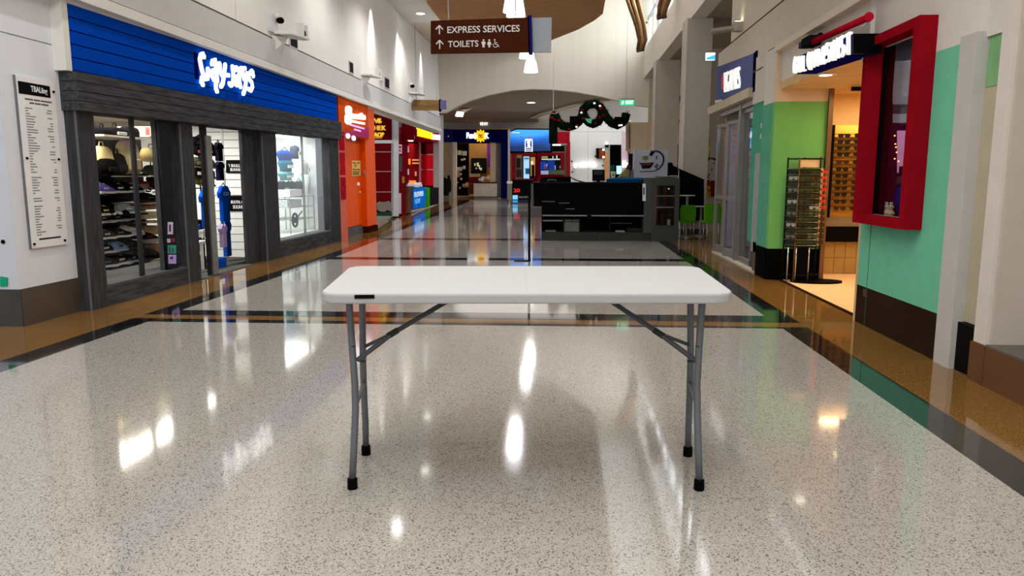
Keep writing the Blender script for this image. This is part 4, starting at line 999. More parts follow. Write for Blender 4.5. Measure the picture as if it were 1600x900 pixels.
f = lambda x,y: PY(x,y,40.); quad('lens', [f(711,181),f(721,181.5),f(723,175),f(714,174)], (0,.5,0), M('fff6e6',.4,emit=3), t); quad('housing', [f(714,174),f(723,175),f(735,168.5),f(731,169)], (0,.6,0), M('cbb9a4',.5), t)
# divider post, big blue screen, red shop under it
def blue_screen():
    Y = 43; f = lambda x,y: PY(x,y,Y)
    t = T('video_screen','large bright blue video screen with a small white emblem above the red shop','screen',tuple(f(829,238)))
    quad('housing', [f(795.5,239.5),f(863,238.5),f(863,201),f(806,200.5),f(795.5,205)], (0,.4,0), BLACK, t)
    m = bpy.data.materials.new('screen_blue'); m.use_nodes = True; nt = m.node_tree; b = nt.nodes['Principled BSDF']
    tc = nt.nodes.new('ShaderNodeTexCoord'); n1 = nt.nodes.new('ShaderNodeTexNoise'); n1.inputs['Scale'].default_value = .7; n1.inputs['Detail'].default_value = 1.5
    r = nt.nodes.new('ShaderNodeValToRGB'); L = nt.links.new
    r.color_ramp.elements[0].color = c('021a4a'); r.color_ramp.elements[0].position = .32; r.color_ramp.elements[1].color = c('3f9ff0'); r.color_ramp.elements[1].position = .68
    e = r.color_ramp.elements.new(.5); e.color = c('0f5cc0')
    gr = nt.nodes.new('ShaderNodeSeparateXYZ')
    L(tc.outputs['Generated'], n1.inputs[0]); L(tc.outputs['Generated'], gr.inputs[0])
    ad = nt.nodes.new('ShaderNodeMath'); ad.operation = 'MULTIPLY_ADD'; ad.inputs[1].default_value = .45; L(gr.outputs[2], ad.inputs[0])
    sb = nt.nodes.new('ShaderNodeMath'); sb.operation = 'SUBTRACT'; sb.inputs[1].default_value = .2; L(n1.outputs[0], sb.inputs[0]); L(sb.outputs[0], ad.inputs[2])
    L(ad.outputs[0], r.inputs[0]); L(r.outputs[0], b.inputs['Emission Color']); b.inputs['Emission Strength'].default_value = 1.0; b.inputs['Base Color'].default_value = (0,.02,.08,1)
    g = lambda x,y: PY(x,y,Y-.02)
    quad('display', [g(797,236.5),g(860,236),g(860,203),g(807,202.5),g(797,206)], (0,.03,0), m, t)
    k = lambda x,y: PY(x,y,Y-.05); W_ = M('e9eeff',.4,emit=1.0)
    for p in ([(820,237),(821.2,237),(821.2,219),(820,219)],[(831,237),(832.2,237),(832.2,219),(831,219)],[(820,219.5),(832.2,219.5),(831.2,217),(821.2,217)],[(820,231),(832,231),(832,230.2),(820,230.2)],[(820,233.8),(832,233.8),(832,233),(820,233)],[(820,236.5),(832,236.5),(832,235.7),(820,235.7)]): quad('emblem', [k(*q) for q in p], (0,.02,0), W_, t)
    B().ball(k(826,222.3),.1,(1,.2,1),8).obj('emblem', W_, t); quad('emblem', [k(824,230),(k(828.5,230)),k(828,225),k(824.5,225)], (0,.02,0), W_, t)
    for x0,x1,y in ((812,817,214.5),(824,830,215)): quad('caption', rect(k,x0,y-.6,x1,y+.6), (0,.02,0), M('8a3a6a',.4,emit=.5), t)
    quad('caption', [k(799,207.5),k(812,208),k(812,206.8),k(801,206.5)], (0,.02,0), M('bfe0ff',.4,emit=.6), t)
blue_screen()
def red_shop():
    Y = 45; t = T('shopfront','dark red shop below the blue screen with lit posters in its front','shopfront',tuple(PY(840,310,Y)))
    def q(n,x0,y0,x1,y1,cc,d=0.,th=.2,e=0.): return quad(n, rect(lambda x,y: PY(x,y,Y+d),x0,y0,x1,y1), (0,th,0), cc if not isinstance(cc,str) else M(cc,.45,var=.1,emit=e), t)
    q('divider_post',793.5,203,796.5,311,'a9a29a',-2.5); q('backing',797,238,891,312,'20100e',1.)
    q('frame',799,239.5,838,244,'7d1a20'); q('frame',799,244,804.5,280,'8c1c24'); q('frame',834,244,840,287,'641218'); q('side_strip',796.5,239,799,290,'7a6030')
    q('sill',800,279,838,281.5,'8a2a30')
    for x0,y0,x1,y1,cc,e in ((805,243.5,816,279.5,'6a5a4e',.05),(806,265,815,277,'8a4a5e',.1),(818,244.5,827,279,'9cc4ee',.7),(829,245.5,836,275,'c2924c',.3)): q('poster',x0,y0,x1,y1,cc,-.05,.05,e)
    q('poster_print',819,246,826.5,249,'5a86b4',-.1,.03,.3); q('poster_print',821,263,827,272,'1d5a78',-.1,.03,.2); q('poster_print',807,246,813,262,'2a2420',-.1,.03); q('poster_print',831,258,835,276,'14100c',-.1,.03); q('poster_print',829.5,252,833,257,'f4d8b4',-.1,.03,.6); q('poster_print',808,242,815,247,'a8804e',-.1,.03)
    q('fascia',862,206,890,224,'8d1420'); q('light_strip',861.5,225.6,876,227.5,M('ffffff',.4,emit=2.5),-.1); q('shutter_box',862,227.5,882,237,'0c0a0a'); q('pier',886,222,891,290,'8a1420',-.1); q('fawn_pier',881.5,226,886.5,290,'6d5540',.0)
    q('red_board',840,238,882,286,'7d101a',-.1)
    q('sports_poster',845,243,875,266,'0d0f12',-.2,.05)
    for x0,y0,x1,y1,cc in ((844.5,252,854,265,'1e46b4'),(855,250,867,266,'1d3f9c'),(868,251,876,266,'0f1614'),(850,256,855,264,'d6d6e8'),(851,260,858,264.5,'b03a58'),(845,266.5,857,272.5,'a9b2d8'),(858,266,882,272.5,'4c5440'),(846,248,875,250,'dfe6da'),(846,244,856,247.5,'a89a5a'),(869,243,871,248,'e2e6d6'),(863,244,865,248,'ccd4c4'),(873,259,876,265,'b9c0bc'),(867,258.5,868.5,265,'dcdce2')): q('poster_print',x0,y0,x1,y1,cc,-.3,.05,.12)
red_shop()
def led_panel():
    Y = 40; f = lambda x,y: PY(x,y,Y)
    t = T('notice_stand','black notice stand with red numerals and pale blue tags under the blue screen','sign',tuple(f(813,318)))
    quad('panel', rect(f,800,281,829,312), (0,.3,0), BLACK, t)
    g = lambda x,y: PY(x,y,Y-.02)
    ptext('numeral','20',g,(802.5,300.5),(812.5,300.5),(802.5,294.5),.04,M('c81c30',.4,emit=.9),t,.03)
    quad('tag', rect(g,801,305,809,311.5), (0,-.03,0), M('7fc4ee',.4,emit=.6), t); ptext('lettering','SALE NOW',g,(811,309.5),(827,309.5),(811,306.5),.03,M('b9b9b9',.5),t)
    quad('kick', rect(f,800,312,829,317), (0,.25,0), M('2e3348',.4), t); quad('tag', rect(g,801,313,809,316.5), (0,-.03,0), M('3c9ae0',.4,emit=.5), t)
    quad('pale_side', rect(f,792.5,284,800,312), (0,.3,0), M('7a7c6c',.5), t); quad('pale_cap', rect(g,792,283,800.5,287), (0,.3,0), M('d9d9d4',.5), t)
led_panel()
# white hoarding with a glowing name
def hoarding():
    Y = 46; t = T('hoarding','plain white panelled wall with two doorways behind the kiosk','wall panel',tuple(PY(930,300,Y)))
    HW = M('d3d2ce',.5,var=.03)
    def q(n,x0,y0,x1,y1,m,d=0.,th=.25): return quad(n, rect(lambda x,y: PY(x,y,Y+d),x0,y0,x1,y1), (0,th,0), m, t)
    for a,b_,y0 in ((890.5,918.5,206),(918.8,944,206)): q('panel',a,y0,b_,300,HW)
    q('panel',890.5,188,986,205.7,HW); q('panel',944,206,953,238,HW); q('panel',971,206,986,300,M('c9b4bc',.5)); q('lintel',953,206,971,226,HW)
    q('door_leaf',944.3,238,952.5,282,M('b8875c',.4,var=.1),-.1); q('dark_doorway',952.5,226,971,300,M('060606',.6),.3); q('door_edge',951.5,226,953,290,M('8a8a88',.4),-.1)
    q('teal_board',953,258,960,266,M('123a30',.4),-.05); q('pale_panel',963.5,259,971,272,M('a8d8e8',.4,emit=.6),-.05)
    for x,y in ((893.5,252),(894.5,268.5),(942,258.5),(930,244)): p = PY(x,y,Y-.03); B().tube([p,p+V((0,.05,0))],.05,8).obj('fixing', CHAR, t)
    q('camera',945.5,226,951,230,BLACK,-.3); p = PY(948,224,Y-.3); B().ball(p,.09,n=8).obj('camera_lamp', M('ffffff',.4,emit=2), t)
    q('alcove',981,234.5,989,240,M('7a4a48',.5),-.1); q('dark_gap',982,240,990,272,M('0c0a0c',.5),-.12)
hoarding()
f46 = lambda x,y: PY(x,y,45.9)
t = T('shop_sign','white glowing name on the plain white hoarding','sign',tuple(f46(914,262)))
ptext('letter','O',f46,(896,262.5),(902,262.5),(896,254.5),.12,LETTER,t,.03); ptext('letter','-',f46,(902.3,259),(904.3,259),(902.3,258),.12,LETTER,t,.03); ptext('letter','CRAFTED',f46,(904.5,262),(932,262),(904.5,253.5),.12,LETTER,t,.015)
t = T('shop_sign','white glowing letters at the right end of the hoarding','sign',tuple(f46(977,262))); ptext('letter','Ks',f46,(972.5,262),(981,262),(972.5,251),.12,LETTER,t,.06)
t = T('wall_screen','small wall screen with an orange glow on the white hoarding','screen',tuple(f46(938,247)))
quad('housing', rect(lambda x,y: PY(x,y,45.85),931.5,231.5,945,247.5), (0,.12,0), BLACK, t); quad('picture', rect(lambda x,y: PY(x,y,45.82),936,233,943.5,246.5), (0,.02,0), M('6a3014',.4,var=.7,scale=2,emit=.5), t)
for y in (234,245.5): B().ball(PY(943,y,45.8),.07,n=8).obj('lamp', M('fff0d8',.4,emit=3), t)
# ================================================================ garland across the mall
def garland():
    Y = 28.0; g = lambda x,y: PY(x,y,Y); K = 220/1238.
    at = lambda x,y: g(780+x*K,130+y*K)
    t = T('christmas_garland','dark green christmas garland with a central ring, red and white baubles, hung below the arch','garland',tuple(at(840,350)))
    runs = [[(475,530),(475,460),(475,380),(478,310),(488,280)],[(488,280),(520,340),(560,375),(610,385),(660,370),(700,340),(728,290),(740,230),(780,190),(840,180),(885,205),(920,260),(950,310),(990,350),(1040,370),(1085,345),(1105,320),(1118,265)],[(738,260),(755,310),(790,345),(825,360),(870,340),(895,300),(905,250),(885,205)]]
    rnd = random.Random(5); bm = B(); rb = B(); wb_ = B()
    for r in runs:
        P = [at(*q) for q in r]; D = []
        for a,b_ in zip(P,P[1:]):
            n = max(2,int((b_-a).length/.05)); D += [a+(b_-a)*k/n for k in range(n)]
        core = B().tube(P,.16,7); core.obj('core', M('0d1a10',.8,var=.4), t)
        for p in D:
            for k in range(10):
                d = V((rnd.gauss(0,1),rnd.gauss(0,1),rnd.gauss(0,1))).normalized(); s = d.cross(V((.3,.5,1))).normalized()*.02
                bm.prism([p+d*.08-s,p+d*.08+s,p+d*.24], (0,.004,0))
            u = rnd.random()
            if u < .14: rb.ball(p+V((rnd.uniform(-.1,.1),-.19,rnd.uniform(-.13,.13))),.055,n=6)
            elif u < .20: wb_.ball(p+V((rnd.uniform(-.12,.12),-.2,rnd.uniform(-.13,.13))),.04,n=6)
    bm.obj('needles', M('0c1710',.8,var=.5,scale=20), t, stuff=True); rb.obj('red_baubles', M('7c0f18',.35), t, stuff=True); wb_.obj('white_lights', M('fff4e4',.4,emit=1.2), t, stuff=True)
    q = [(752,315),(790,318),(825,310),(812,330),(806,360),(780,352),(765,335)]
    quad('green_bow', [at(*p)+V((0,-.3,0)) for p in q], (0,.06,0), M('59b894',.5,emit=.1), t)
    for x,y in ((655,322),(1046,328)): p = at(x,y); bx('bow', (p.x-.15,p.y-.3,p.z-.11), (p.x+.15,p.y-.1,p.z+.11), M('0c0c0c',.6), t)
    for x,y in ((475,290),(1118,260)): p = at(x,y); B().tube([p, V((p.x,p.y,5.6))],.008,5).obj('hanger', ALU, t)
garland()
def exit_sign(label, x0,y0,x1,y1,Y, green, txt, wire):
    f = lambda x,y: PY(x,y,Y); t = T('exit_sign',label,'sign',tuple(f((x0+x1)/2,y1)))
    quad('light_box', rect(f,x0,y0,x1,y1), (0,.12,0), green, t)
    g = lambda x,y: PY(x,y,Y-.01); w_ = x1-x0; h = y1-y0; W_ = M('ffffff',.4,emit=1.3)
    if txt:
        ptext('lettering','EXIT',g,(x0+w_*.42,y1-h*.22),(x1-w_*.06,y1-h*.22),(x0+w_*.42,y0+h*.22),.02,W_,t,.02)
        quad('running_figure', [g(x0+w_*.12,y1-h*.15),g(x0+w_*.2,y1-h*.15),g(x0+w_*.3,y0+h*.3),g(x0+w_*.18,y0+h*.25)], (0,-.02,0), W_, t)
    else: quad('lower_half', [g(x0,y1),g(x1,y1),g(x1,y0+h*.3),g(x0,y0+h*.75)], (0,-.01,0), M('3fb4d8',.4,emit=.8), t)
    quad('top_rail', rect(lambda x,y: PY(x,y,Y-.02),x0-.5,y0-1.5,x1+.5,y0), (0,.16,0), M('8a857d',.4,.3), t)
    if wire: p = f((x0+x1)/2-3,y0); B().tube([p, PY((x0+x1)/2+2,18,Y)],.008,5).obj('wire', ALU, t)
exit_sign('green lit exit sign hanging at the right of the arch',968.5,155.5,991,164.5,27,M('2fb07c',.4,emit=.9),True,True)
exit_sign('small white and blue lit sign under the right fascia',1104,82,1117.5,93,14.8,M('e9f6ff',.4,emit=1.2),False,False)
# ================================================================ kiosk in the middle
KY = 16.6
def kiosk():
    f = lambda x,y,d=0.: PY(x,y,KY+d)
    t = T('kiosk_counter','long black kiosk counter with low open shelves and a grey plinth','counter',(.65,KY+.4,0))
    xl, xr = f(846,377).x, f(1016,377).x; zt = f(930,286.5).z; zs = f(930,338).z; zp = f(930,363).z
    KB = M('040405',.5,var=.3,spec=.04); KG = M('353735',.5,var=.08,spec=.15)
    xm = f(934,370).x
    bx('plinth', (xl,KY,0), (xm-.003,KY+.8,zp), KG, t); bx('plinth', (xm+.003,KY,0), (xr,KY+.8,zp), KG, t)
    bx('upper_body', (xl,KY-.02,zs+.03), (f(1003,300).x,KY+.8,zt), KB, t)
    bx('side_overhang', (f(834,300).x,KY+.15,f(840,323).z), (xl-.002,KY+.9,zt), KB, t)
    bx('left_end', (f(829.5,300).x,KY+.12,f(829,323).z), (f(833,300).x,KY+.4,f(830,287).z), M('6a6a66',.4), t)
    bx('worktop', (f(832,287).x,KY-.05,zt), (f(1003,287).x,KY+.95,zt+.025), M('070708',.4,spec=.1), t)
    bx('shelf_lip', (xl+.02,KY-.02,zs), (xr-.1,KY+.02,zs+.03), M('86888a',.4,.3), t)
    bx('shelf_back', (xl+.02,KY+.55,zp), (xr-.1,KY+.6,zs), M('060706',.6,spec=.05), t)
    bx('shelf_board', (xl+.03,KY+.03,f(870,346).z), (f(880,346).x,KY+.5,f(870,344).z), M('8a8b88',.5), t)
    bx('shelf_board', (f(955,349).x,KY+.03,f(970,350).z), (f(988,349).x,KY+.5,f(970,348.5).z), M('3a3c3a',.5), t)
    for x in (847,880,906,953,1008): p = f(x,350); bx('upright', (p.x-.015,KY+.0,zp), (p.x+.015,KY+.5,zs), M('1c1d1c',.5), t)
    bx('white_panel', (f(881.5,350).x,KY+.03,zp+.01), (f(906,350).x,KY+.06,f(890,347.5).z), M('6f716e',.5), t)
    for x0,x1,y in ((847,867,314.5),(873,890,317),(884,898,326)): bx('shelf_edge', (f(x0,y).x,KY-.05,f(x0,y).z-.012), (f(x1,y).x,KY-.02,f(x0,y).z+.006), M('6a6a68',.4), t)
    p = f(920,338); bx('bracket', (p.x-.04,KY-.05,p.z-.06), (p.x+.05,KY-.02,p.z+.03), BLACK, t)
kiosk()
def kf(d=0.): return lambda x,y: PY(x,y,KY+d)
def cabinet():
    f = kf(-.05)
    t = T('display_cabinet','tall grey display cabinet with a glass door at the right end of the kiosk','cabinet',tuple(f(1033,378)))
    x0,x1 = f(1006,330).x, f(1061,330).x; xm = f(1018,330).x; zt = f(1033,278).z; Y0 = KY-.05
    KG = M('484b48',.45,var=.06)
    bx('side_panel', (x0,Y0,f(1010,364).z), (xm,Y0+.9,zt), M('4e514e',.45), t)
    dl,dr,dt,db = f(1024,300).x, f(1057,300).x, f(1040,290).z, f(1040,353).z
    bx('bottom_panel', (xm,Y0,0), (x1,Y0+.9,db), KG, t); bx('top_panel', (xm,Y0,dt), (x1,Y0+.9,zt), KG, t)
    bx('stile', (xm,Y0,db), (dl,Y0+.9,dt), KG, t); bx('stile', (dr,Y0,db), (x1,Y0+.9,dt), KG, t)
    bx('cabinet_back', (dl,Y0+.6,db), (dr,Y0+.65,dt), M('3a2422',.6), t)
    d_ = bx('door', (dl,Y0+.02,db), (dr,Y0+.03,dt), GLASS, t)
    for a,b_ in ((dl,dl+.03),(dr-.03,dr)): bx('door_frame', (a,Y0+.0,db), (b_,Y0+.05,dt), M('4a4d4a',.4), d_)
    for y in (307,325): bx('shelf', (dl+.03,Y0+.1,f(1040,y).z), (dr-.03,Y0+.55,f(1040,y).z+.015), M('9a8a88',.3), t)
    quad('sticker', rect(kf(-.06),1004,287,1009,314), (0,.01,0), PAPER, t); quad('sticker_print', rect(kf(-.065),1005,293,1007,304), (0,.004,0), INK, t)
    p = f(1045,295); B().ball(p,.018,n=8).obj('lock', M('e0e0e0',.3,emit=.3), t)
cabinet()
for i,(x0,y0,x1,y1,cc,lab) in enumerate(((1037,292,1043,307,'5a1a1c','dark red packet on the top shelf of the grey cabinet'),(1037,309,1043,325,'4a1518','dark red packet on the middle shelf of the grey cabinet'),(1043,343,1048,353,'a8a09c','white cup at the bottom of the grey cabinet'))):
    f = kf(.2); a,b_ = f(x0,y1), f(x1,y0); t = T('packet' if i<2 else 'cup',lab,'packet' if i<2 else 'cup',((a.x+b_.x)/2,a.y,a.z))
    if i<2: bx('body', (a.x,a.y,a.z), (b_.x,a.y+.1,b_.z-.02), M(cc,.5), t); bx('seal', (a.x,a.y+.03,b_.z-.02), (b_.x,a.y+.07,b_.z), M('7a3034',.5), t)
    else: B().lathe([(.03,0),(.04,.12),(.035,.14)],((a.x+b_.x)/2,a.y+.05,a.z),12).obj('body', M(cc,.5), t)
for i,(x0,y0,x1,y1,lab) in enumerate(((852,360,868,363,'grey paper stack at the left of the low kiosk shelf'),(962,360.5,976,363,'pale paper stack at the right of the low kiosk shelf'),(979,357,1004,362,'dark folder pile at the right end of the low kiosk shelf'),(882,343,893,346.5,'grey file box on the upper low shelf, left one'),(894,343,905,346.5,'grey file box on the upper low shelf, right one'))):
    f = kf(.1); a,b_ = f(x0,y1), f(x1,y0); t = T('paper_stack' if i<3 else 'file_box',lab,'papers' if i<3 else 'box',((a.x+b_.x)/2,a.y,a.z))
    bx('body', (a.x,a.y,a.z), (b_.x,a.y+.25,b_.z), M(('8a8c88','a9a9a4','303330','7c7e7a','747672')[i],.6), t)
zt = kf()(930,286.5).z+.026
def laptop():
    f = kf(.3); t = T('till_terminal','black till terminal with a grey handle at the left of the kiosk top','terminal',(f(860,287).x,KY+.35,zt))
    quad('screen_back', [f(842,286.5),f(892,286.5),f(892,276),f(846,276.5)], (0,.12,0), M('0e0e10',.4), t)
    B().tube([f(853,286.5)+V((0,-.1,0)),f(857,281)+V((0,-.1,0)),f(868,281)+V((0,-.1,0)),f(871,286.5)+V((0,-.1,0))],.018,6).obj('handle', M('5a5c5e',.4), t)
    bx('base', (f(848,287).x,KY+.1,zt), (f(886,287).x,KY+.55,zt+.02), CHAR, t)
    t = T('phone_cable','tangle of grey cables lying on the kiosk top','cable',(f(905,287).x,KY+.4,zt))
    for k in range(5): B().tube([f(892+k*1.5,277+k),f(898+k*2,281+k*.6),f(906+k*2,283+k*.5),f(912+k*2,286)],.012,5).obj('cord', M('3c3e3e',.5), t)
laptop()
def monitor():
    f = kf(.5); t = T('monitor','black monitor standing on the kiosk seen from behind','monitor',(f(934,287).x,KY+.5,zt))
    quad('housing', rect(f,925.5,265,945,283), (0,.06,0), M('17191c',.4), t, bevel=.008); quad('back_plate', rect(kf(.49),928,267,942,273), (0,.02,0), M('3c3f44',.4), t)
    p = f(935,283); bx('neck', (p.x-.04,p.y,zt), (p.x+.04,p.y+.05,p.z+.02), BLACK, t); bx('foot', (p.x-.12,p.y-.08,zt), (p.x+.12,p.y+.12,zt+.012), BLACK, t)
monitor()
def tub():
    f = kf(.35); a,b_ = f(946,286.5), f(1003,277.5); t = T('storage_tub','wide blue lidded tub on the right of the kiosk top','tub',((a.x+b_.x)/2,KY+.5,zt))
    B().prism([V((a.x+.05,KY+.3,zt)),V((b_.x,KY+.3,zt)),V((b_.x,KY+.85,zt)),V((a.x+.05,KY+.85,zt))], (0,0,(b_.z-zt)*.7)).obj('body', M('17507e',.4), t)
    quad('lid', [V((a.x,KY+.27,zt+(b_.z-zt)*.55)),V((b_.x+.02,KY+.27,zt+(b_.z-zt)*.55)),V((b_.x+.02,KY+.27,b_.z)),V((a.x+.2,KY+.27,b_.z))], (0,.6,0), M('2469a0',.4), t)
    t = T('patterned_bag','crumpled tan and black patterned bag on the blue tub','bag',tuple(f(975,278)))
    P = [f(965,278),f(972,270),f(980,261),f(985,266),f(983,278)]; quad('body', P, (0,.3,0), M('8a7a54',.7,var=.8,scale=40), t, bevel=.03); quad('tie', [f(978,264),f(984,266),f(986,258),f(981,257)], (0,.1,0), M('3a3428',.7), t)
    t = T('price_tag','small white and yellow card leaning at the left end of the blue tub','card',tuple(f(958,279)))
    quad('card', [f(955,278),f(961,278),f(962,268),f(954,267)], (0,.03,0), M('cfd3b0',.5), t); quad('print', [V(p)+V((0,-.01,0)) for p in (f(956.5,275),f(959.5,275),f(958.5,270))], (0,.008,0), M('5a6a2a',.5), t)
    t = T('grey_bag','grey folded paper bag between the patterned bag and the printed box','bag',tuple(f(986,279)))
    quad('body', [f(984,278),f(992,278),f(990,268),f(987,266)], (0,.25,0), M('6f7172',.6), t); quad('fold', [f(986.5,267.5),f(990.5,268.5),f(990,264.5),f(987.5,264.5)], (0,.08,0), M('7d7f80',.6), t)
tub()
def lamp_box():
    f = kf(.3); a,b_ = f(990.5,277.5), f(1044,233.5); z0 = max(zt+.05,a.z)
    t = T('printed_carton','pale grey carton printed with a black curved desk lamp, on the kiosk cabinet','box',((a.x+b_.x)/2,KY+.5,a.z))
    bx('carton', (a.x,KY+.3,a.z), (b_.x,KY+.7,b_.z), M('a9adb8',.5,var=.03), t)
    g = kf(.295); K = 160/1029.; at = lambda x,y: g(970+x*K,220+y*K)
    LB = M('161a30',.5)
    B().tube([at(350,100),at(395,115),at(425,150),at(432,195),at(418,240),at(385,280),at(345,300)],[.018,.018,.019,.019,.018,.015,.012],6).obj('printed_arc', LB, t)
    quad('printed_lamp_head', [at(285,145),at(310,155),at(350,105),at(345,95),at(325,105),at(305,98)], (0,-.004,0), LB, t)
    B().tube([at(190,310),at(345,305)],.008,5).obj('printed_base', LB, t)
    quad('printed_label', [at(182,222),at(335,218),at(310,258),at(292,278),at(215,280),at(205,245)], (0,-.004,0), M('241414',.5), t)
    ptext('label_lettering','LIGHTING',lambda x,y: kf(.288)(x,y),(1000,258.5),(1017,258),(1000,255),.003,M('8a5a34',.5),t,.01)
    quad('printed_leaf', [at(215,165),at(240,150),at(280,158),at(275,185),at(245,200),at(220,185)], (0,-.004,0), M('6a7a3a',.5,var=.5,scale=60), t)
    quad('printed_mark', [at(335,260),at(360,225),at(385,245),at(360,285)], (0,-.004,0), M('5a5c68',.5,var=.4,scale=60), t); quad('printed_mark', rect(lambda x,y:at(x,y),355,148,365,185), (0,-.004,0), LB, t)
    t = T('plate_stack','white crockery and papers on top of the grey cabinet','dish',tuple(kf(.15)(1037,277)))
    for k,(x,w_) in enumerate(((1033,.13),(1041,.15),(1050,.12))): B().lathe([(w_*.5,0),(w_,.035),(w_*.96,.04),(w_*.4,.01)], kf(.2)(x,277.8), 14).obj('dish', M('b9bbb4',.4), t)
lamp_box()
def post_sign():
    p = PZ(827,408); t = T('stanchion','thin black upright post with a flat foot left of the kiosk','post',(p.x,p.y,0))
    B().box((p.x-.022,p.y-.02,.012),(p.x+.016,p.y+.02,PY(828,290,p.y).z)).obj('post', BLACK, t); bx('foot', (p.x-.25,p.y-.1,0), (p.x+.02,p.y+.1,.015), BLACK, t)
post_sign()
# ================================================================ seating corner, columns and stairs right of the kiosk
def green_chair(label, x0,x1,ytop,ybot,yfoot,cx):
    pf = PZ(cx,yfoot); Y = pf.y; f = lambda x,y: PY(x,y,Y)
    t = T('chair',label,'chair',(pf.x,Y+.2,0),'green chairs')
    a,b_ = f(x0,ybot), f(x1,ytop); GR = M('4f9a1c',.35,var=.06); w_ = b_.x-a.x
    pts = [V((a.x+w_*.03,Y,a.z)),V((b_.x-w_*.03,Y,a.z)),V((b_.x,Y,a.z+(b_.z-a.z)*.7)),V((b_.x-w_*.1,Y,b_.z)),V((a.x+w_*.1,Y,b_.z)),V((a.x,Y,a.z+(b_.z-a.z)*.7))]
    quad('backrest', pts, (0,.03,0), GR, t, bevel=.01)
    sz = a.z-.01; bx('seat', (a.x+.02,Y+.02,sz-.03), (b_.x-.02,Y+.48,sz), GR, t, bevel=.01)
    for x,d in ((a.x+w_*.22,.02),(b_.x-w_*.14,.02),(a.x+w_*.22,.44),(b_.x-w_*.14,.44)): B().tube([V((x,Y+d,sz-.02)),V((x+.02,Y+d,0))],.014,8).obj('leg', M('b0b2b0',.25,.8), t, smooth=True)
green_chair('left green plastic chair with its back to the viewer, beside the grey cabinet',1062,1088.5,320.5,345.5,374,1076)
green_chair('right green plastic chair with its back to the viewer, before the yellow poster',1099,1128,318,345.5,381,1112)
def cafe_table(label,x0,x1,y,yf,hh=0):
    p = PZ((x0+x1)/2,yf); Y = p.y; f = lambda x,yy: PY(x,yy,Y); t = T('cafe_table',label,'table',(p.x,Y,0)); a,b_ = f(x0,y), f(x1,y)
    B().lathe([(.02,-.02),((b_.x-a.x)/2,-.015),((b_.x-a.x)/2,0),(.02,.004)],(p.x,Y,a.z),24).obj('tabletop', M('d9d9d9',.3), t); B().lathe([(.03,0),(.03,a.z-.02)],(p.x,Y,0),10).obj('stem', M('9a9a9c',.3,.6), t); B().lathe([(.22,0),(.2,.02),(.03,.04)],(p.x,Y,0),16).obj('foot', M('7a7a7c',.3,.6), t)
cafe_table('white round cafe table behind the left green chair',1060,1084,305,370)
cafe_table('white round cafe table between the two green chairs',1080,1108,322,369)
for k,(X0,wd,lab) in enumerate(((1022,38,'farther square white column under the clerestory beam'),(1068,40,'nearer square white column under the clerestory beam'))):
    Y = (24.9,18.6)[k]; a,b_ = PY(X0,200,Y).x, PY(X0+wd,200,Y).x
    t = T('column',lab,'column',((a+b_)/2,Y+.4,0))
    CWm = M('bdb6aa',.5,var=.03); bx('shaft', (a,Y,0), (b_,Y+.7,5.13), CWm, t); bx('corner_bead', (a-.02,Y-.02,0), (a+.02,Y+.02,5.13), M('dcd6cb',.5), t); bx('base_band', (a-.01,Y-.01,0), (b_+.01,Y+.71,.14), M('4a443c',.4), t)
def stairs():
    Y = 18.3; f = lambda x,y: PY(x,y,Y)
    t = T('counter_screen','black sloping counter screen behind the white cafe tables','counter screen',tuple(f(1082,350)))
    quad('screen', [f(1061,345),f(1100,345),f(1100,281),f(1062,264)], (0,.12,0), BLACK, t); quad('cap_rail', [f(1061.5,266),f(1100.5,282.5),f(1100.5,280.5),f(1061.5,263.5)], (0,.14,0), CHAR, t)
    g = lambda x,y: PY(x,y,Y+.5)
    t = T('office_chair','black high-backed chair above the grey cabinet','chair',tuple(g(1048,300)))
    quad('backrest', [g(1026,274),g(1060,274),g(1060,262),g(1052,259),g(1051,254),g(1043,254),g(1041,262)], (0,.15,0), BLACK, t, bevel=.02)
    p = g(1046,274); bx('seat', (p.x-.22,p.y,.5), (p.x+.22,p.y+.45,.58), BLACK, t); B().tube([p+V((0,.2,0)),V((p.x,p.y+.2,.02))],.03,8).obj('stem', BLACK, t); B().lathe([(.25,0),(.24,.03),(.03,.05)],(p.x,p.y+.2,0),10).obj('foot', BLACK, t)
stairs()
def poster():
    Y = 19.6; f = lambda x,y: PY(x,y,Y)
    t = T('poster','yellow, white and red splashed poster behind the right green chair','poster',tuple(f(1108,308)))
    quad('board', rect(f,1097.5,221,1120,307.5), (0,.05,0), M('b5aea4',.5,var=.08,scale=6), t)
    g = lambda x,y: PY(x,y,Y-.006)
    quad('print', rect(g,1098,221,1109,247), (0,.004,0), M('c9bc1e',.5,var=.45,scale=9), t); quad('print', [g(1098,259),g(1110,248),g(1120,252),g(1120,247),g(1107,246)], (0,.004,0), M('4a3a3a',.5), t)
    quad('print', rect(g,1098.5,283,1110,307), (0,.004,0), M('a8781c',.5,var=.8,scale=12), t); quad('print', rect(g,1110.2,282,1120,307), (0,.004,0), M('6a2214',.5,var=.9,scale=12), t); quad('print', rect(lambda x,y: PY(x,y,Y-.012),1100,281,1109,290), (0,.004,0), M('8a1414',.5,var=.3,scale=20), t)
    for x,y in ((1103,270),(1106,277),(1112,265),(1116,255),(1108,273)): p = g(x,y); B().tube([p,p-V((0,.004,0))],.022,8).obj('print', INK, t)
    bx('wall_panel', (f(1090,300).x,Y+.1,0), (f(1124,300).x,Y+.2,4.6), M('b4a894',.6,var=.04), wr)
poster()
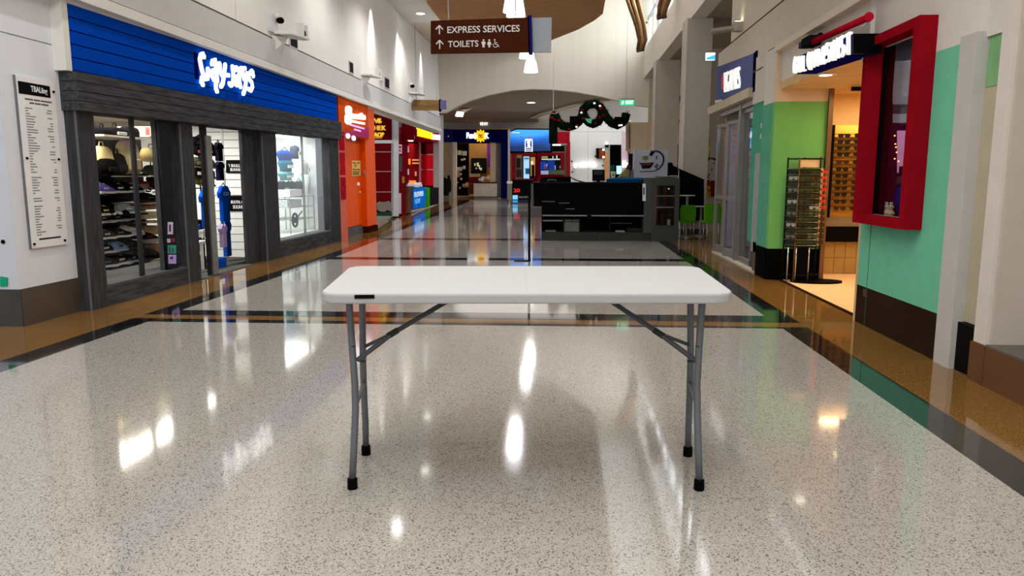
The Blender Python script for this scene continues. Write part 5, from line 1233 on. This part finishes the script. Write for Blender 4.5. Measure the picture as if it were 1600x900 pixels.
def recess_bits():
    f = lambda x,y: PY(x,y,29.1)
    t = T('wall_vent','dark square vent between the two white columns','vent',tuple(f(1061,163))); quad('grille', rect(f,1056,149,1067,162), (0,.08,0), BLACK, t); quad('lower_trim', rect(lambda x,y: PY(x,y,29.05),1056.5,159,1065,162), (0,.03,0), M('b9a995',.5), t)
    t = T('wooden_doorway','lit brown wooden doorway between the two white columns','doorway',tuple(f(1053,290)))
    q = lambda n,x0,y0,x1,y1,m,d=0.: quad(n, rect(lambda x,y: PY(x,y,29.1+d),x0,y0,x1,y1), (0,.06,0), m, t)
    q('frame',1045,187,1063,191,M('5a2c14',.4)); q('frame',1045,191,1052,256,M('8a4e22',.4)); q('frame',1060,191,1063,300,M('c8a078',.5)); q('lit_panel',1052,191,1060,300,M('e3b67c',.5,emit=.25),.02); q('dark_inset',1054,225,1060,255,M('2a1a12',.5),-.02); q('lower_panel',1045,256,1060,300,M('1a1412',.5),-.03); q('glow',1048,198,1049.5,202,M('ffd9a0',.4,emit=2),-.03)
    t = T('cupboard','pale cream cupboard doors on the far right wall above the printed carton','cupboard',tuple(f(1010,236)))
    for a,b_ in ((985,1001),(1001.4,1011),(1011.4,1019)): q('door',a,191,b_,240,M('d8c4a4',.5,var=.03),-.3)
    q('end_strip',978,190,985,236,M('c2ac8c',.5),-.25); q('pipe',983,195,983.8,232,M('5a4a3a',.5),-.32)
recess_bits()
# timber and steel struts under the clerestory
for lab,P,r in (('near bundle of curved bronze struts at the clerestory window',[(1033,26,21),(1036,10,20.9),(1043,-12,20.6),(1052,-40,20)],.05),('farther bundle of curved bronze struts at the clerestory window',[(1000,78,26.6),(1004,62,26.4),(1000,38,26.1),(993,14,25.8),(986,-12,25.5)],.055)):
    t = T('curved_strut',lab,'strut',tuple(PY(*P[0])),'curved struts')
    BRZ = [M('7a5a3c',.25,.6,var=.2),M('4a3828',.35,.4,var=.2),M('c09a70',.25,.6,var=.2),M('3a2c22',.4,.3),M('8a6a4c',.25,.6)]
    n = len(P)
    for k in range(5):
        off = (k-2)*4.6
        B().tube([PY(x+off*(.35+.65*i/(n-1)),y,Y)+V((0,.12*(k%2),0)) for i,(x,y,Y) in enumerate(P)], r*1.25, 8).obj('rod', BRZ[k], t, smooth=True)
    p = PY(*P[0]); B().tube([p+V((-.12,0,-.02)),p+V((.14,0,.03))],.07,8).obj('foot_clamp', M('6a543a',.3,.6), t)
    m_ = PY(*P[2]); B().tube([m_+V((-.22,0,0)),m_+V((.25,0,.06))],.03,8).obj('collar', M('8a6a44',.3,.6), t)
# ================================================================ right side: games shop
MINT = M('72c2a2',.5,var=.04); TEAL = M('4f9a80',.5,var=.04); GREEN = M('74b866',.5,var=.04)
def games_shop():
    t = T('shopfront','games shopfront with folding aluminium glass doors on the right side','shopfront',(XR+.1,13,0))
    AF = M('8f8d88',.35,.5,var=.06)
    Ya, Yb = 11.75, 14.85
    bx('header_beam', (XR-.12,Ya,2.60), (XR+.3,Yb+.2,2.74), M('c3b7a2',.5), t)
    bx('door_track', (XR-.02,Ya,2.5), (XR+.1,14.3,2.6), AF, t)
    bx('head_panel', (XR+.1,12.75,2.36), (XR+.16,14.3,2.5), M('7d776d',.4), t)
    def leaf(p, q, h=2.36, parts=4, rail=1.0):
        d = (q-p); L = d.length; u = d.normalized(); n = V((-u.y,u.x,0))*.022
        def seg(a, b_, z0, z1, nm='stile', m=AF): quad(nm, [p+u*a-n+V((0,0,z0)), p+u*b_-n+V((0,0,z0)), p+u*b_+n+V((0,0,z0)), p+u*a+n+V((0,0,z0))], (0,0,z1-z0), m, t)
        seg(0,.05,.03,h); seg(L-.05,L,.03,h); seg(.05,L-.05,.03,.16,'rail'); seg(.05,L-.05,h-.06,h,'rail'); seg(.05,L-.05,rail,rail+.08,'rail')
        n = n*.15; seg(.05,L-.05,.16,h-.06,'pane',GLASS); 
    pts = [V((XR-.06,14.25,0)),V((XR+.05,13.85,0)),V((XR-.04,13.45,0)),V((XR+.06,13.05,0)),V((XR+.0,12.72,0))]
    for a,b_ in zip(pts,pts[1:]): leaf(a,b_)
    bx('jamb', (XR-.03,12.62,0), (XR+.14,12.74,2.6), AF, t)
    bx('door_frame', (XR+.02,11.78,.1), (XR+.08,11.84,2.5), AF, t); bx('door_frame', (XR+.02,11.84,2.42), (XR+.08,12.62,2.5), AF, t); bx('door_frame', (XR+.02,11.84,.0), (XR+.08,12.62,.10), AF, t)
    bx('door_pane', (XR+.045,11.84,.1), (XR+.055,12.62,2.42), GLASS, t)
    bx('threshold', (XR-.08,11.1,0), (XR+.02,14.3,.02), M('b9b3a6',.35), t)
    # room behind
    bx('room_back', (5.6,11.2,0), (5.7,15.4,2.9), M('23262a',.6), t); bx('room_side', (XR+.3,15.3,0), (5.6,15.4,2.9), M('8d8890',.6), t); bx('room_side', (XR+.2,11.25,0), (5.6,11.35,2.9), M('3a4440',.6), t)
    bx('room_ceiling', (XR+.1,11.25,2.78), (5.6,15.4,2.9), M('8a8a86',.6), t); bx('room_carpet', (XR+.1,11.35,.001), (5.6,15.3,.01), M('4a4c4e',.6), t)
    for i,(y,z0,z1,cc,e) in enumerate(((13.5,1.65,2.25,'1a1640',.0),(14.1,1.3,2.2,'c9a4dc',.5),(14.6,.9,2.3,'e9dcf0',.7),(13.9,.6,1.15,'7a2a6a',.2),(13.2,.5,1.2,'2a2440',.0))):
        bx('poster', (4.4,y,z0), (4.42,y+.45,z1), M(cc,.5,var=.4,scale=5,emit=e), t)
    rnd = random.Random(9)
    for i in range(16): 
        y, z = rnd.uniform(12.9,15), rnd.uniform(.4,1.6); bx('game_case', (4.3,y,z), (4.33,y+.13,z+.18), M(rnd.choice(['e9e4d8','c8b45a','3a3a8a','8a2a3a','d9d9e6','2a5a8a']),.5,emit=.15), t)
    bx('shelf', (4.34,12.8,.9), (4.6,15.2,.93), M('2a2a2c',.5), t); bx('shelf', (4.34,12.8,1.62), (4.6,15.2,1.65), M('2a2a2c',.5), t)
games_shop()
lamp('AREA','games_shop_light',(4.2,13.4,2.75),30,1.2,2.4,col=(.95,.92,1))
t = T('video_screen','small blue video screen inside the glass door of the games shop','screen',(3.6,12.9,1.5))
f = lambda x,y: PX(x,y,XR+.5)
a,b_ = f(1168,233), f(1187,196); bx('housing',(XR+.5,b_.y-.03,a.z-.03),(XR+.55,a.y+.03,b_.z+.03),BLACK,t); bx('picture',(XR+.494,b_.y,a.z),(XR+.5,a.y,b_.z),M('3c8fd6',.4,var=.25,scale=5,emit=.75),t)
for z in (a.z+.1,a.z+.22): bx('picture_mark',(XR+.49,(a.y+b_.y)/2-.1,z),(XR+.494,(a.y+b_.y)/2+.04,z+.04),M('b05a78',.4,emit=.5),t)
def games_sign():
    t = T('shop_sign','slate blue sign box with a red mark and white letters above the folding doors','sign',(XR-.1,13.5,2.75))
    X0 = XR-.05; f = lambda x,y: PX(x,y,X0)
    TL,TR,BR,BL = f(1118.5,105.5),f(1178.5,83),f(1176,143),f(1118.5,158)
    m = M('5a6288',.4,var=.12,scale=.8,emit=.05)
    quad('sign_face', [TL,TR,BR,BL], (.3,0,0), m, t)
    quad('sign_end', [TR+V((-.01,-.18,.01)),TR+V((-.01,-.005,0)),BR+V((-.01,-.005,-.02)),BR+V((-.01,-.18,-.02))], (.3,0,0), M('0c0d38',.3), t)
    g = lambda x,y: PX(x,y,X0-.005)
    ptext('letter','EGAMES',g,(1133.5,144.5),(1157.5,137.5),(1133.5,113.5),.03,M('fffdf8',.4,var=.01,emit=.5),t,-.012)
    quad('red_mark', [g(1129,140),g(1131.5,139),g(1131.8,113.5),g(1129,120)], (-.02,0,0), M('b03a4a',.4,emit=.4), t)
    quad('foot_strip', [g(1117,161),g(1127,158.5),g(1127,155),g(1117,157)], (.1,0,0), M('d9d4cc',.4), t)
games_sign()
# ---------------------------------------------------------------- green corner pier and white capping
def green_pier():
    t = T('corner_pier','green and white corner pier with a black base beside the glasses shop','pier',(3.1,10.8,0))
    zt, zb = 2.40, .43
    bx('capping', (XR-.06,10.98,zt+.08), (XR+.3,11.72,3.15), M('c9c3ba',.5,var=.03), t); bx('capping_groove', (XR-.065,11.2,2.95), (XR-.055,11.72,2.97), M('6a655c',.6), t)
    bx('capping_near', (XR-.08,10.5,zt), (XR+.2,10.98,3.12), M('d2ccc3',.5,var=.03), t)
    bx('teal_panel', (XR-.05,11.05,zb), (XR+.1,11.72,zt+.08), TEAL, t); bx('teal_panel', (XR-.08,10.5,zb), (XR+.2,11.03,zt), M('5aa184',.5), t)
    bx('service_strip', (XR-.06,11.12,.3), (XR-.045,11.42,1.75), M('9aa39c',.4), t)
    bx('green_panel', (XR-.08,10.4,zb), (3.46,10.5,zt), GREEN, t)
    bx('upper_panel', (XR-.08,10.4,zt), (3.46,10.5,3.12), M('d9c6ac',.5,var=.03), t)
    bx('black_base', (XR-.09,10.39,0), (3.48,10.52,zb), M('0b0b0a',.25), t); bx('black_base', (XR-.09,10.52,0), (XR+.1,11.0,zb-.01), M('121211',.25), t); bx('steel_base', (XR-.06,11.02,0), (XR+.1,11.3,zb+.02), M('7a756c',.3,.6), t)
    for z in (1.95,2.1): bx('switch_plate', (XR-.065,11.1,z), (XR-.05,11.16,z+.07), M('b9c4bc',.4), t)
    bx('door_frame', (3.46,10.36,0), (3.52,10.5,2.72), M('7a6248',.3,.5), t)
green_pier()
# ---------------------------------------------------------------- glasses shop room
def glasses_room():
    t = T('shop_interior','peach walled lit interior of the glasses shop','shop interior',(4.2,9.3,0))
    PE = M('ecc58e',.55,var=.03)
    bx('soffit', (XR-.02,7.48,2.56), (5.2,11.2,2.66), M('d9b98c',.55), t)
    bx('back_wall', (3.5,11.12,0), (5.2,11.22,2.6), PE, t); bx('side_wall', (5.2,7.2,0), (5.3,11.2,2.6), PE, t); bx('side_wall', (3.1,7.36,0), (5.2,7.46,2.6), PE, t)
    bx('tiled_floor', (XR+.12,7.46,.001), (5.2,11.12,.006), M('e0b98a',.12,var=.04), t); bx('threshold_strip', (XR+.08,7.46,.0), (XR+.13,10.39,.008), M('2a1c10',.3), t)
    bx('fascia_wall', (XR-.02,7.48,2.66), (XR+.2,10.4,3.1), M('d8d1c8',.5,var=.03), t)
    # tile skirting below the glasses display: tiles one by one
    x0 = 3.74; 
    for i in range(7):
        for k in range(2): bx('tile', (x0+i*.155+.003,11.06,.01+k*.235), (x0+i*.155+.152,11.12,.01+k*.235+.23), M('a98a52',.35,var=.1,scale=3), t)
    bx('black_band', (x0-.01,11.0,.485), (4.9,11.12,.70), BLACK, t); bx('grey_band', (x0-.01,11.02,.70), (4.9,11.12,.83), M('8a7a62',.4,var=.08), t)
    quad('track_light_head', [V((3.62,10.0,2.49)),V((3.9,10.0,2.49)),V((3.9,10.06,2.49)),V((3.62,10.06,2.49))], (0,0,.05), BLACK, t)
glasses_room()
lamp('AREA','glasses_shop_light',(4.3,9.6,2.52),42,.9,1.8,col=(1,.80,.52))
lamp('AREA','display_light',(4.25,10.95,2.2),5,.9,.06,col=(1,.72,.35),rot=(math.radians(-20),0,0))
p = PZ(1290,115,2.56); t = T('downlight','round downlight in the peach soffit over the glasses shop entrance','ceiling light',tuple(p),'recessed downlights')
B().lathe([(.125,2.56),(.13,2.545),(.11,2.54)],(p.x,p.y,0),20).obj('trim_ring', WHITE, t); B().lathe([(.11,2.542),(.03,2.538)],(p.x,p.y,0),20).obj('lens', M('fff2da',.4,emit=6), t)
lamp('SPOT','downlight_beam',(p.x,p.y,2.5),60,.08,spot=120,blend=.8,col=(1,.8,.55))
def display():
    Y = 11.05; f = lambda x,y: PY(x,y,Y)
    t = T('glasses_display','glowing amber wall display with clear shelves for sunglasses','display',(4.2,Y,.85))
    bx('back_panel', (3.77,Y,.83), (4.85,Y+.06,2.13), M('c99a4c',.4,var=.08,scale=3), t); bx('side_frame', (3.75,Y-.06,.83), (3.775,Y+.06,2.13), M('1c1a14',.4), t)
    for i in range(12): z = f(1320,(212,221.5,231,241,253,264,274,284,293.5,303,314,324.5)[i]).z-.018; bx('shelf', (3.775,Y-.06,z-.006), (4.85,Y,z), M('b98f54',.3,var=.05), t)
display()
_g = {}
def glasses_mesh(kind, colr):
    k = (kind,colr)
    if k in _g: return _g[k]
    bm = B(); w_, h = (.034,.024) if kind == 0 else (.032,.027)
    for s in (-1,1):
        pts = []
        for a in range(10):
            q = a*2*math.pi/10; pts.append(V((s*.038+w_*math.cos(q)*(1+.12*math.sin(q)), .0, h*math.sin(q)-.004)))
        bm.prism(pts, (0,.008,0))
        bm.prism([V((s*.072,0,.012)),V((s*.072,.008,.012)),V((s*.07,.008,.020)),V((s*.07,0,.020))], (0,.11,0))
        bm.prism([V((s*.074,.11,.016)),V((s*.066,.11,.016)),V((s*.066,.14,-.004)),V((s*.074,.14,-.004))], (0,.012,0))
    bm.box((-.012,0,.004),(.012,.006,.012)); bm.box((-.073,-.001,.012),(.073,.005,.018))
    o = bm.obj('sunglasses', M(colr,.2,var=.15,spec=.4)); me = o.data; bpy.data.objects.remove(o); _g[k] = me; return me
def specs(loc, label, colr, kind=0, rz=0., s=1., group='sunglasses on the wall display'):
    o = bpy.data.objects.new('sunglasses', glasses_mesh(kind,colr)); COL.objects.link(o); o.location = loc; o.rotation_euler = (0,0,rz); o.scale = (s,)*3
    return tag(o, label, 'sunglasses', group)
ORD = ['top','second','third','fourth','fifth','sixth','seventh','eighth','ninth','tenth','eleventh','lowest']
ys = (212,221.5,231,241,253,264,274,284,293.5,303,314,324.5)
for i,y in enumerate(ys):
    for k,(xo,nm) in enumerate(((3.875,'left'),(4.10,'middle'),(4.325,'right'))):
        p = PY(1320,y,11.0); cc = '0d0c0c' if (i*3+k)%7 not in (5,) else '3a1a14'
        specs((xo,10.90,p.z), '%s sunglasses, %s column of the amber wall display, %s row' % ('dark brown' if cc[0]=='3' else 'black', nm, ORD[i]), cc, (i+k)%2, random.uniform(-.1,.1), 1.22)
def sunglass_rack():
    p = V((3.32,10.12,0)); t = T('sunglasses_rack','free-standing black tube rack full of sunglasses before the green pier','rack',tuple(p))
    ft = lambda x,y: PY(x,y,10.12)
    zt = ft(1260,248).z; zm = ft(1260,386).z
    BT = M('1b1a18',.3,.4)
    x0,x1,x2,x3 = ft(1233,300).x, ft(1246,300).x, ft(1279,300).x, ft(1291,300).x
    Yf = 10.12
    B().loft([[V((3.36+.34*math.cos(a*.393),Yf+.03+.2*math.sin(a*.393),z)) for a in range(16)] for z in (0,.018,.03)]).obj('base', BLACK, t)
    posts = [(x0,Yf+.12),(x1,Yf-.02),(x2,Yf-.02),(x3,Yf+.12),((x0+x3)/2,Yf+.2)]
    for x,y in posts: B().tube([V((x,y,.02)),V((x,y,zt+.02))],.011,8).obj('upright', BT if x not in (x1,) else M('7a5a3a',.3,.5), t, smooth=True)
    for (a,b_) in ((0,1),(1,2),(2,3),(3,4),(4,0)):
        for z in (zt,zm,.10): B().tube([V((*posts[a],z)),V((*posts[b_],z))],.009,6).obj('ring_bar', BT, t)
    for (a,b_,nm) in ((0,1,'mesh_panel'),(1,2,'mesh_panel'),(2,3,'mesh_panel')):
        pa,pb = V((*posts[a],0)),V((*posts[b_],0)); quad(nm, [pa+V((0,.03,zm)),pb+V((0,.03,zm)),pb+V((0,.03,zt-.12)),pa+V((0,.03,zt-.12))], (0,.01,0), M(('3a4a34','2c3826','d8b48a')[a] ,.6,var=.3,scale=14), t)
        for i in range(14): z = zm+.02+(zt-.15-zm)*i/13; B().tube([pa+V((0,-.01,z)),pb+V((0,-.01,z))],.004,5).obj('hook_bar', M('8a8a86',.25,.8), t)
    quad('header_card', [V((x1,Yf-.01,zt-.11)),V((x2,Yf-.01,zt-.11)),V((x2,Yf-.01,zt-.01)),V((x1,Yf-.01,zt-.01))], (0,.01,0), M('e3c796',.5), t)
    bx('black_bin', (x1+.03,Yf+.0,.03), (x2-.05,Yf+.16,zm-.02), BLACK, t)
    for x in (x0+.02,x1+.02,(x1+x2)/2+.05): B().tube([V((x,Yf-.03,.03)),V((x,Yf-.03,zm))],.008,6).obj('chrome_leg', M('d0cdc6',.2,.8), t, smooth=True)
    RW = ['top','second','third','fourth','fifth','sixth','seventh','eighth','ninth','tenth','eleventh','twelfth','lowest']
    cl = ['1c2418','2a3a22','3c4a30','14160f','26301e','8a8c84','3a2a1a','1a2014']
    rnd = random.Random(4)
    for i in range(13):
        z = zt-.17-(zt-.19-zm)*i/12.6
        for nm,x,y,rz in (('left front',x1+(x2-x1)*.27,Yf-.07,0),('right front',x1+(x2-x1)*.76,Yf-.07,0)):
            specs((x,y,z),'%s sunglasses on the rack, %s column, %s row' % ('dark', nm, RW[i]), cl[rnd.randrange(8)], i%2, rz, .98, 'sunglasses on the standing rack')
        specs((x0+.045,Yf+.0,z),'dark sunglasses on the left side of the rack, %s row' % RW[i], ['14160f','8f938a','222a1c','5a5e58'][i%4], i%2, -.75, .95, 'sunglasses on the standing rack')
        red = i < 7
        specs((x3-.03,Yf+.0,z),'%s sunglasses on the right side of the rack, %s row' % ('red' if red else 'black', RW[i]), 'a81c22' if red else '171614', i%2, .75, .95, 'sunglasses on the standing rack')
sunglass_rack()
def glasses_sign():
    X0 = XR-.32; f = lambda x,y: PX(x,y,X0)
    t = T('shop_sign','glowing white tall letters on navy sign bar over the glasses shop entrance','sign',tuple(f(1290,105)))
    BL,BR,TR,TL = f(1243,116),f(1331.5,85),f(1331.5,54),f(1244.5,89)
    quad('sign_bar', [BL,BR,TR,TL], (.22,0,0), M('15186e',.3), t)
    quad('sign_end', [BR+V((-.005,-.01,0)),TR+V((-.005,-.01,0)),TR+V((.24,-.01,0)),BR+V((.24,-.01,0))], (0,-.03,0), BLACK, t)
    g = lambda x,y: PX(x,y,X0-.01); LW = M('fffdf8',.4,var=.01,emit=.5)
    # letters step up along the bar one by one
    K = 140/1145.
    at = lambda x,y: g(1230+x*K,20+y*K)
    for s,x0,x1,yb0,yb1,yt in (('6',104,142,786,768,570),('O',160,197,770,755,560),('L',218,255,752,740,548),('Q',282,332,748,728,510),('N',352,398,702,682,490),('A',402,448,684,664,470),('E',478,512,660,640,440),('S',516,578,646,612,400),('I',588,622,616,600,385),('H',626,680,610,580,350),('5',694,758,582,545,320),('T',775,842,555,515,285)):
        ptext('letter',s,at,(x0+3,yb0),(x1-3,yb1),(x0+3,yt),.035,LW,t,-.012)
    for y in (BL.y-.3,BR.y+.3): B().tube([V((X0+.2,y,BL.z+.1)),V((XR,y,BL.z+.1))],.02,6).obj('bracket', BLACK, t)
glasses_sign()
def pipes():
    X0 = XR-.14; f = lambda x,y: PX(x,y,X0)
    t = T('red_pipe','bright red pipe running along the wall above the glasses shop sign','pipe',tuple(f(1310,45)))
    B().tube([f(1272,65),f(1357,27)],.033,12).obj('pipe', M('b8152a',.3), t, smooth=True); B().tube([f(1357,27)-V((0,-.01,0)),f(1357,27)+V((0,-.02,.002))],.042,12).obj('end_cap', M('c21a30',.3), t)
    q = f(1281,62); bx('clamp', (X0,q.y-.02,q.z-.02), (XR-.02,q.y+.02,q.z+.02), ALU, t)
    B().tube([f(1356,32),f(1354,38),f(1345,42)],.005,5).obj('wire', ALU, t)
    t = T('red_pipe_stub','short red pipe end beside the black end of the glasses shop sign','pipe',tuple(f(1350,68)))
    B().tube([f(1345,69.5),f(1354,65.5)],.033,12).obj('pipe', M('b8152a',.3), t, smooth=True); q = f(1350,72); bx('bracket', (X0,q.y-.03,q.z-.15), (XR-.02,q.y+.03,q.z), BEIGE, t)
    t = T('floodlight','black twin floodlight fixed at the left end of the red pipe','light',tuple(f(1263,70)))
    a,b_ = f(1251,78), f(1261,58); bx('lamp_head', (X0-.03,b_.y,a.z+.01), (X0+.08,a.y,b_.z-.02), BLACK, t, bevel=.01)
    a,b_ = f(1259.5,76), f(1273,54); bx('lamp_head', (X0-.06,b_.y,a.z), (X0+.08,a.y,b_.z), CHAR, t, bevel=.01); bx('yoke', (X0+.08,b_.y+.1,a.z+.08), (XR,a.y-.1,a.z+.14), BLACK, t)
pipes()
# ---------------------------------------------------------------- mint wall with the red framed window
def mint_wall():
    t = T('mint_wall','mint green wall panel with a dark brown base, right foreground','wall panel',(XR+.1,6.6,0))
    DB = M('33241a',.2,var=.15,scale=2)
    ya,yb = 5.80,7.42; zt = 2.36; zb = .365
    wy0,wy1,wz0,wz1 = 6.30,7.20,1.06,2.56
    def shell(y0,y1,z0,z1,m,n='wall_face'): bx(n, (XR,y0,z0), (XR+(.03 if 'wall' in n or 'upper' in n else .2),y1,z1), m, t)
    ys_ = 7.17
    shell(ya,wy0,zb,zt,MINT); shell(wy1,yb,zb,zt,MINT); shell(wy0,wy1,zb,wz0,MINT)
    UW = M('d9d4cd',.5,var=.02)
    shell(ya,wy0,zt,3.12,UW,'upper_face'); shell(wy1,yb,zt,3.12,UW,'upper_face'); shell(wy0,wy1,wz1,3.12,UW,'upper_face')
    shell(7.19,yb+.0,0,zb,DB,'base_panel'); shell(ya,7.18,0,zb,DB,'base_panel')
    bx('panel_joint', (XR-.002,7.178,0), (XR+.01,7.186,wz0-.05), M('2f6a52',.5), t)
    bx('wall_end', (XR+.0,yb,0), (XR+.35,yb+.05,2.6), M('d0b48c',.5), t)
    bx('corner_trim', (XR-.02,5.56,0), (XR+.2,5.79,2.4), M('bfbcb8',.45,var=.03), t)
    bx('corner_trim_upper', (XR-.02,5.56,2.4), (XR+.2,5.79,3.12), UW, t)
    q = PX(1352,452,XR); bx('socket_plate', (XR-.008,q.y-.05,q.z-.07), (XR,q.y+.03,q.z+.0), M('5a4a3e',.4), t)
mint_wall()
def red_window():
    t = T('display_window','display window in a thick bright red frame on the mint wall','window',(XR,6.75,.97))
    y0,y1,z0,z1 = 6.19,7.28,.98,2.64; RF = M('8f0f1c',.35,var=.08); w_ = .10; d = .14
    bx('frame', (XR-d,y0,z0), (XR,y0+w_,z1), RF, t); bx('frame', (XR-d,y1-w_,z0), (XR,y1,z1), RF, t); bx('frame', (XR-d,y0+w_,z0), (XR,y1-w_,z0+.08), RF, t); bx('frame', (XR-d,y0+w_,z1-.08), (XR,y1-w_,z1), RF, t)
    bx('pane', (XR+.02,y0+w_,z0+.08), (XR+.028,y1-w_,z1-.08), GLASS, t)
    DK = M('0c0a0e',.6)
    bx('reveal', (XR+.001,y1-w_-.012,z0), (XR+.10,y1-.085,z1), M('12080b',.6), t); bx('reveal', (XR+.028,y0+.05,z0), (XR+.2,y0+w_,z1), DK, t)
    bx('case_back', (XR+.62,y0-.2,z0-.1), (XR+.65,7.35,z1+.1), M('2a1420',.6), t); bx('case_floor', (XR+.03,y0-.2,z0-.1), (XR+.62,7.35,z0+.06), DK, t); bx('case_top', (XR+.03,y0-.2,z1), (XR+.62,7.35,z1+.05), M('6b6b72',.5), t)
    bx('case_end', (XR+.03,7.31,z0), (XR+.62,7.35,z1), M('4a1636',.6), t); bx('case_end', (XR+.03,y0-.25,z0), (XR+.62,y0-.2,z1), DK, t)
    f = lambda x,y: PY(x,y,7.30)
    for x0,ya,x1,yb,cc,e in ((1395,95,1470,163,'8f9096',.10),(1395,60,1470,95,'5a5a60',.03),(1395,163,1470,178,'4a4a50',.0),(1395,178,1470,192,'9a9aa2',.08),(1402,204,1417,270,'c98ab4',.3),(1426,202,1446,258,'d9a6c8',.45),(1418,192,1425,290,'3a1030',.0),(1395,318,1470,345,'0a0608',.0)):  # upper grey panels paint the reflection in the glass; pink ones are lit display
        quad('reflected_and_lit_panel', rect(f,x0,ya,x1,yb), (0,.006,0), M(cc,.5,var=.12,scale=3,emit=e), t)
    g = lambda x,y: PY(x,y,7.285)
    for x,y in ((1398,212),(1399,225),(1401,238),(1398,248),(1404,252),(1400,230)): q = g(x,y); B().ball(q,.008,n=6).obj('spark_light', M('ffb060',.4,emit=2), t)
red_window()
lamp('AREA','red_window_light',(XR+.6,6.8,2.6),3.5,.5,.6,col=(1,.85,.92))
t = T('stand','royal blue draped stand inside the red framed window','stand',(XR+.28,7.18,1.05))
B().loft([[V((XR+.28+.10*k*math.cos(a*.524),7.17+.10*k*math.sin(a*.524),z)) for a in range(12)] for z,k in ((1.05,1),(1.2,.95),(1.30,.75),(1.35,.4))]).obj('drape', M('0f1f6a',.5,var=.2), t, smooth=True); bx('top_box', (XR+.22,7.12,1.35), (XR+.33,7.2,1.50), M('3a1438',.5), t)
for i,(y,z,cc,lab) in enumerate(((7.22,1.04,'d9d3cc','small white ornament at the foot of the red framed window, left'),(7.12,1.04,'b9a58a','small tan ornament at the foot of the red framed window'))):
    t = T('ornament',lab,'ornament',(XR+.14,y,z)); B().lathe([(.03,0),(.04,.03),(.02,.06),(.03,.09),(.01,.11)],(XR+.14,y,z),10).obj('body', M(cc,.4), t); B().ball((XR+.14,y,z+.12),.018,n=6).obj('knob', M(cc,.4), t)
def near_recess():
    t = T('recess_panel','narrow beige recessed panel with a black base between white trims','wall panel',(XR+.1,5.4,0))
    bx('panel', (XR+.06,5.30,.36), (XR+.2,5.56,3.1), M('b7ad96',.5,var=.04), t); bx('green_top', (XR+.055,5.33,2.02), (XR+.062,5.55,2.36), M('7fae7c',.5), t)
    bx('upper_panel', (XR+.04,5.30,2.36), (XR+.2,5.56,3.1), M('d5d0c8',.5), t); bx('black_base', (XR+.02,5.30,0), (XR+.2,5.56,.355), BLACK, t)
near_recess()
def near_column():
    t = T('column','white column on a brown base block at the right edge','column',(XR+.3,5,0))
    CWm = M('d6cfc7',.5,var=.03); BB = M('6a4c34',.3,.1,var=.12,scale=2)
    bx('shaft_face', (XR-.0,5.145,.27), (XR+.3,5.30,3.1), CWm, t); bx('return_face', (XR+.02,5.11,.27), (XR+.36,5.145,3.1), M('c2b8ae',.5,var=.03), t)
    bx('base_block', (XR-.02,5.118,0), (XR+.3,5.30,.27), BB, t); bx('base_block', (XR-.02,3.4,0), (XR+.5,5.110,.27), BB, t); bx('base_top', (XR-.02,3.4,.27), (XR+.5,5.11,.285), M('6f6a66',.3,.4), t)
    bx('door_frame', (XR+.36,5.0,.285), (XR+.42,5.13,3.1), M('7d7a76',.35,.5), t); bx('door_frame', (XR+.36,3.4,.285), (XR+.40,5.0,3.1), M('cfc8b6',.5), t)
near_column()
bx('wall_panel', (XR-.0,2.0,3.1), (XR+.3,5.3,3.2), BEIGE, wr)
# uplight on the right upper wall
def right_uplight():
    p = PX(1157,42,XR-.02); t = T('wall_uplight','white uplight bracket alone on the upper right wall','wall light',tuple(p))
    bx('bracket', (XR-.14,p.y-.1,p.z-.07), (XR,p.y+.1,p.z+.07), M('b9b1a6',.4), t); quad('arm', [V((XR-.12,p.y-.1,p.z-.04)),V((XR-.12,p.y+.1,p.z-.04)),V((XR-.42,p.y+.5,p.z-.03)),V((XR-.44,p.y+.2,p.z-.03))], (0,0,.05), M('a9a196',.4), t); quad('lens', [V((XR-.12,p.y-.06,p.z+.072)),V((XR-.03,p.y-.06,p.z+.072)),V((XR-.03,p.y+.06,p.z+.072)),V((XR-.12,p.y+.06,p.z+.072))], (0,0,.01), M('fff4e0',.4,emit=6), t)
    lamp('SPOT','uplight_beam',(XR-.1,p.y,p.z+.1),16,.03,rot=(0,math.pi-math.radians(14),0),spot=60,blend=.9,col=(1,.96,.88))
right_uplight()
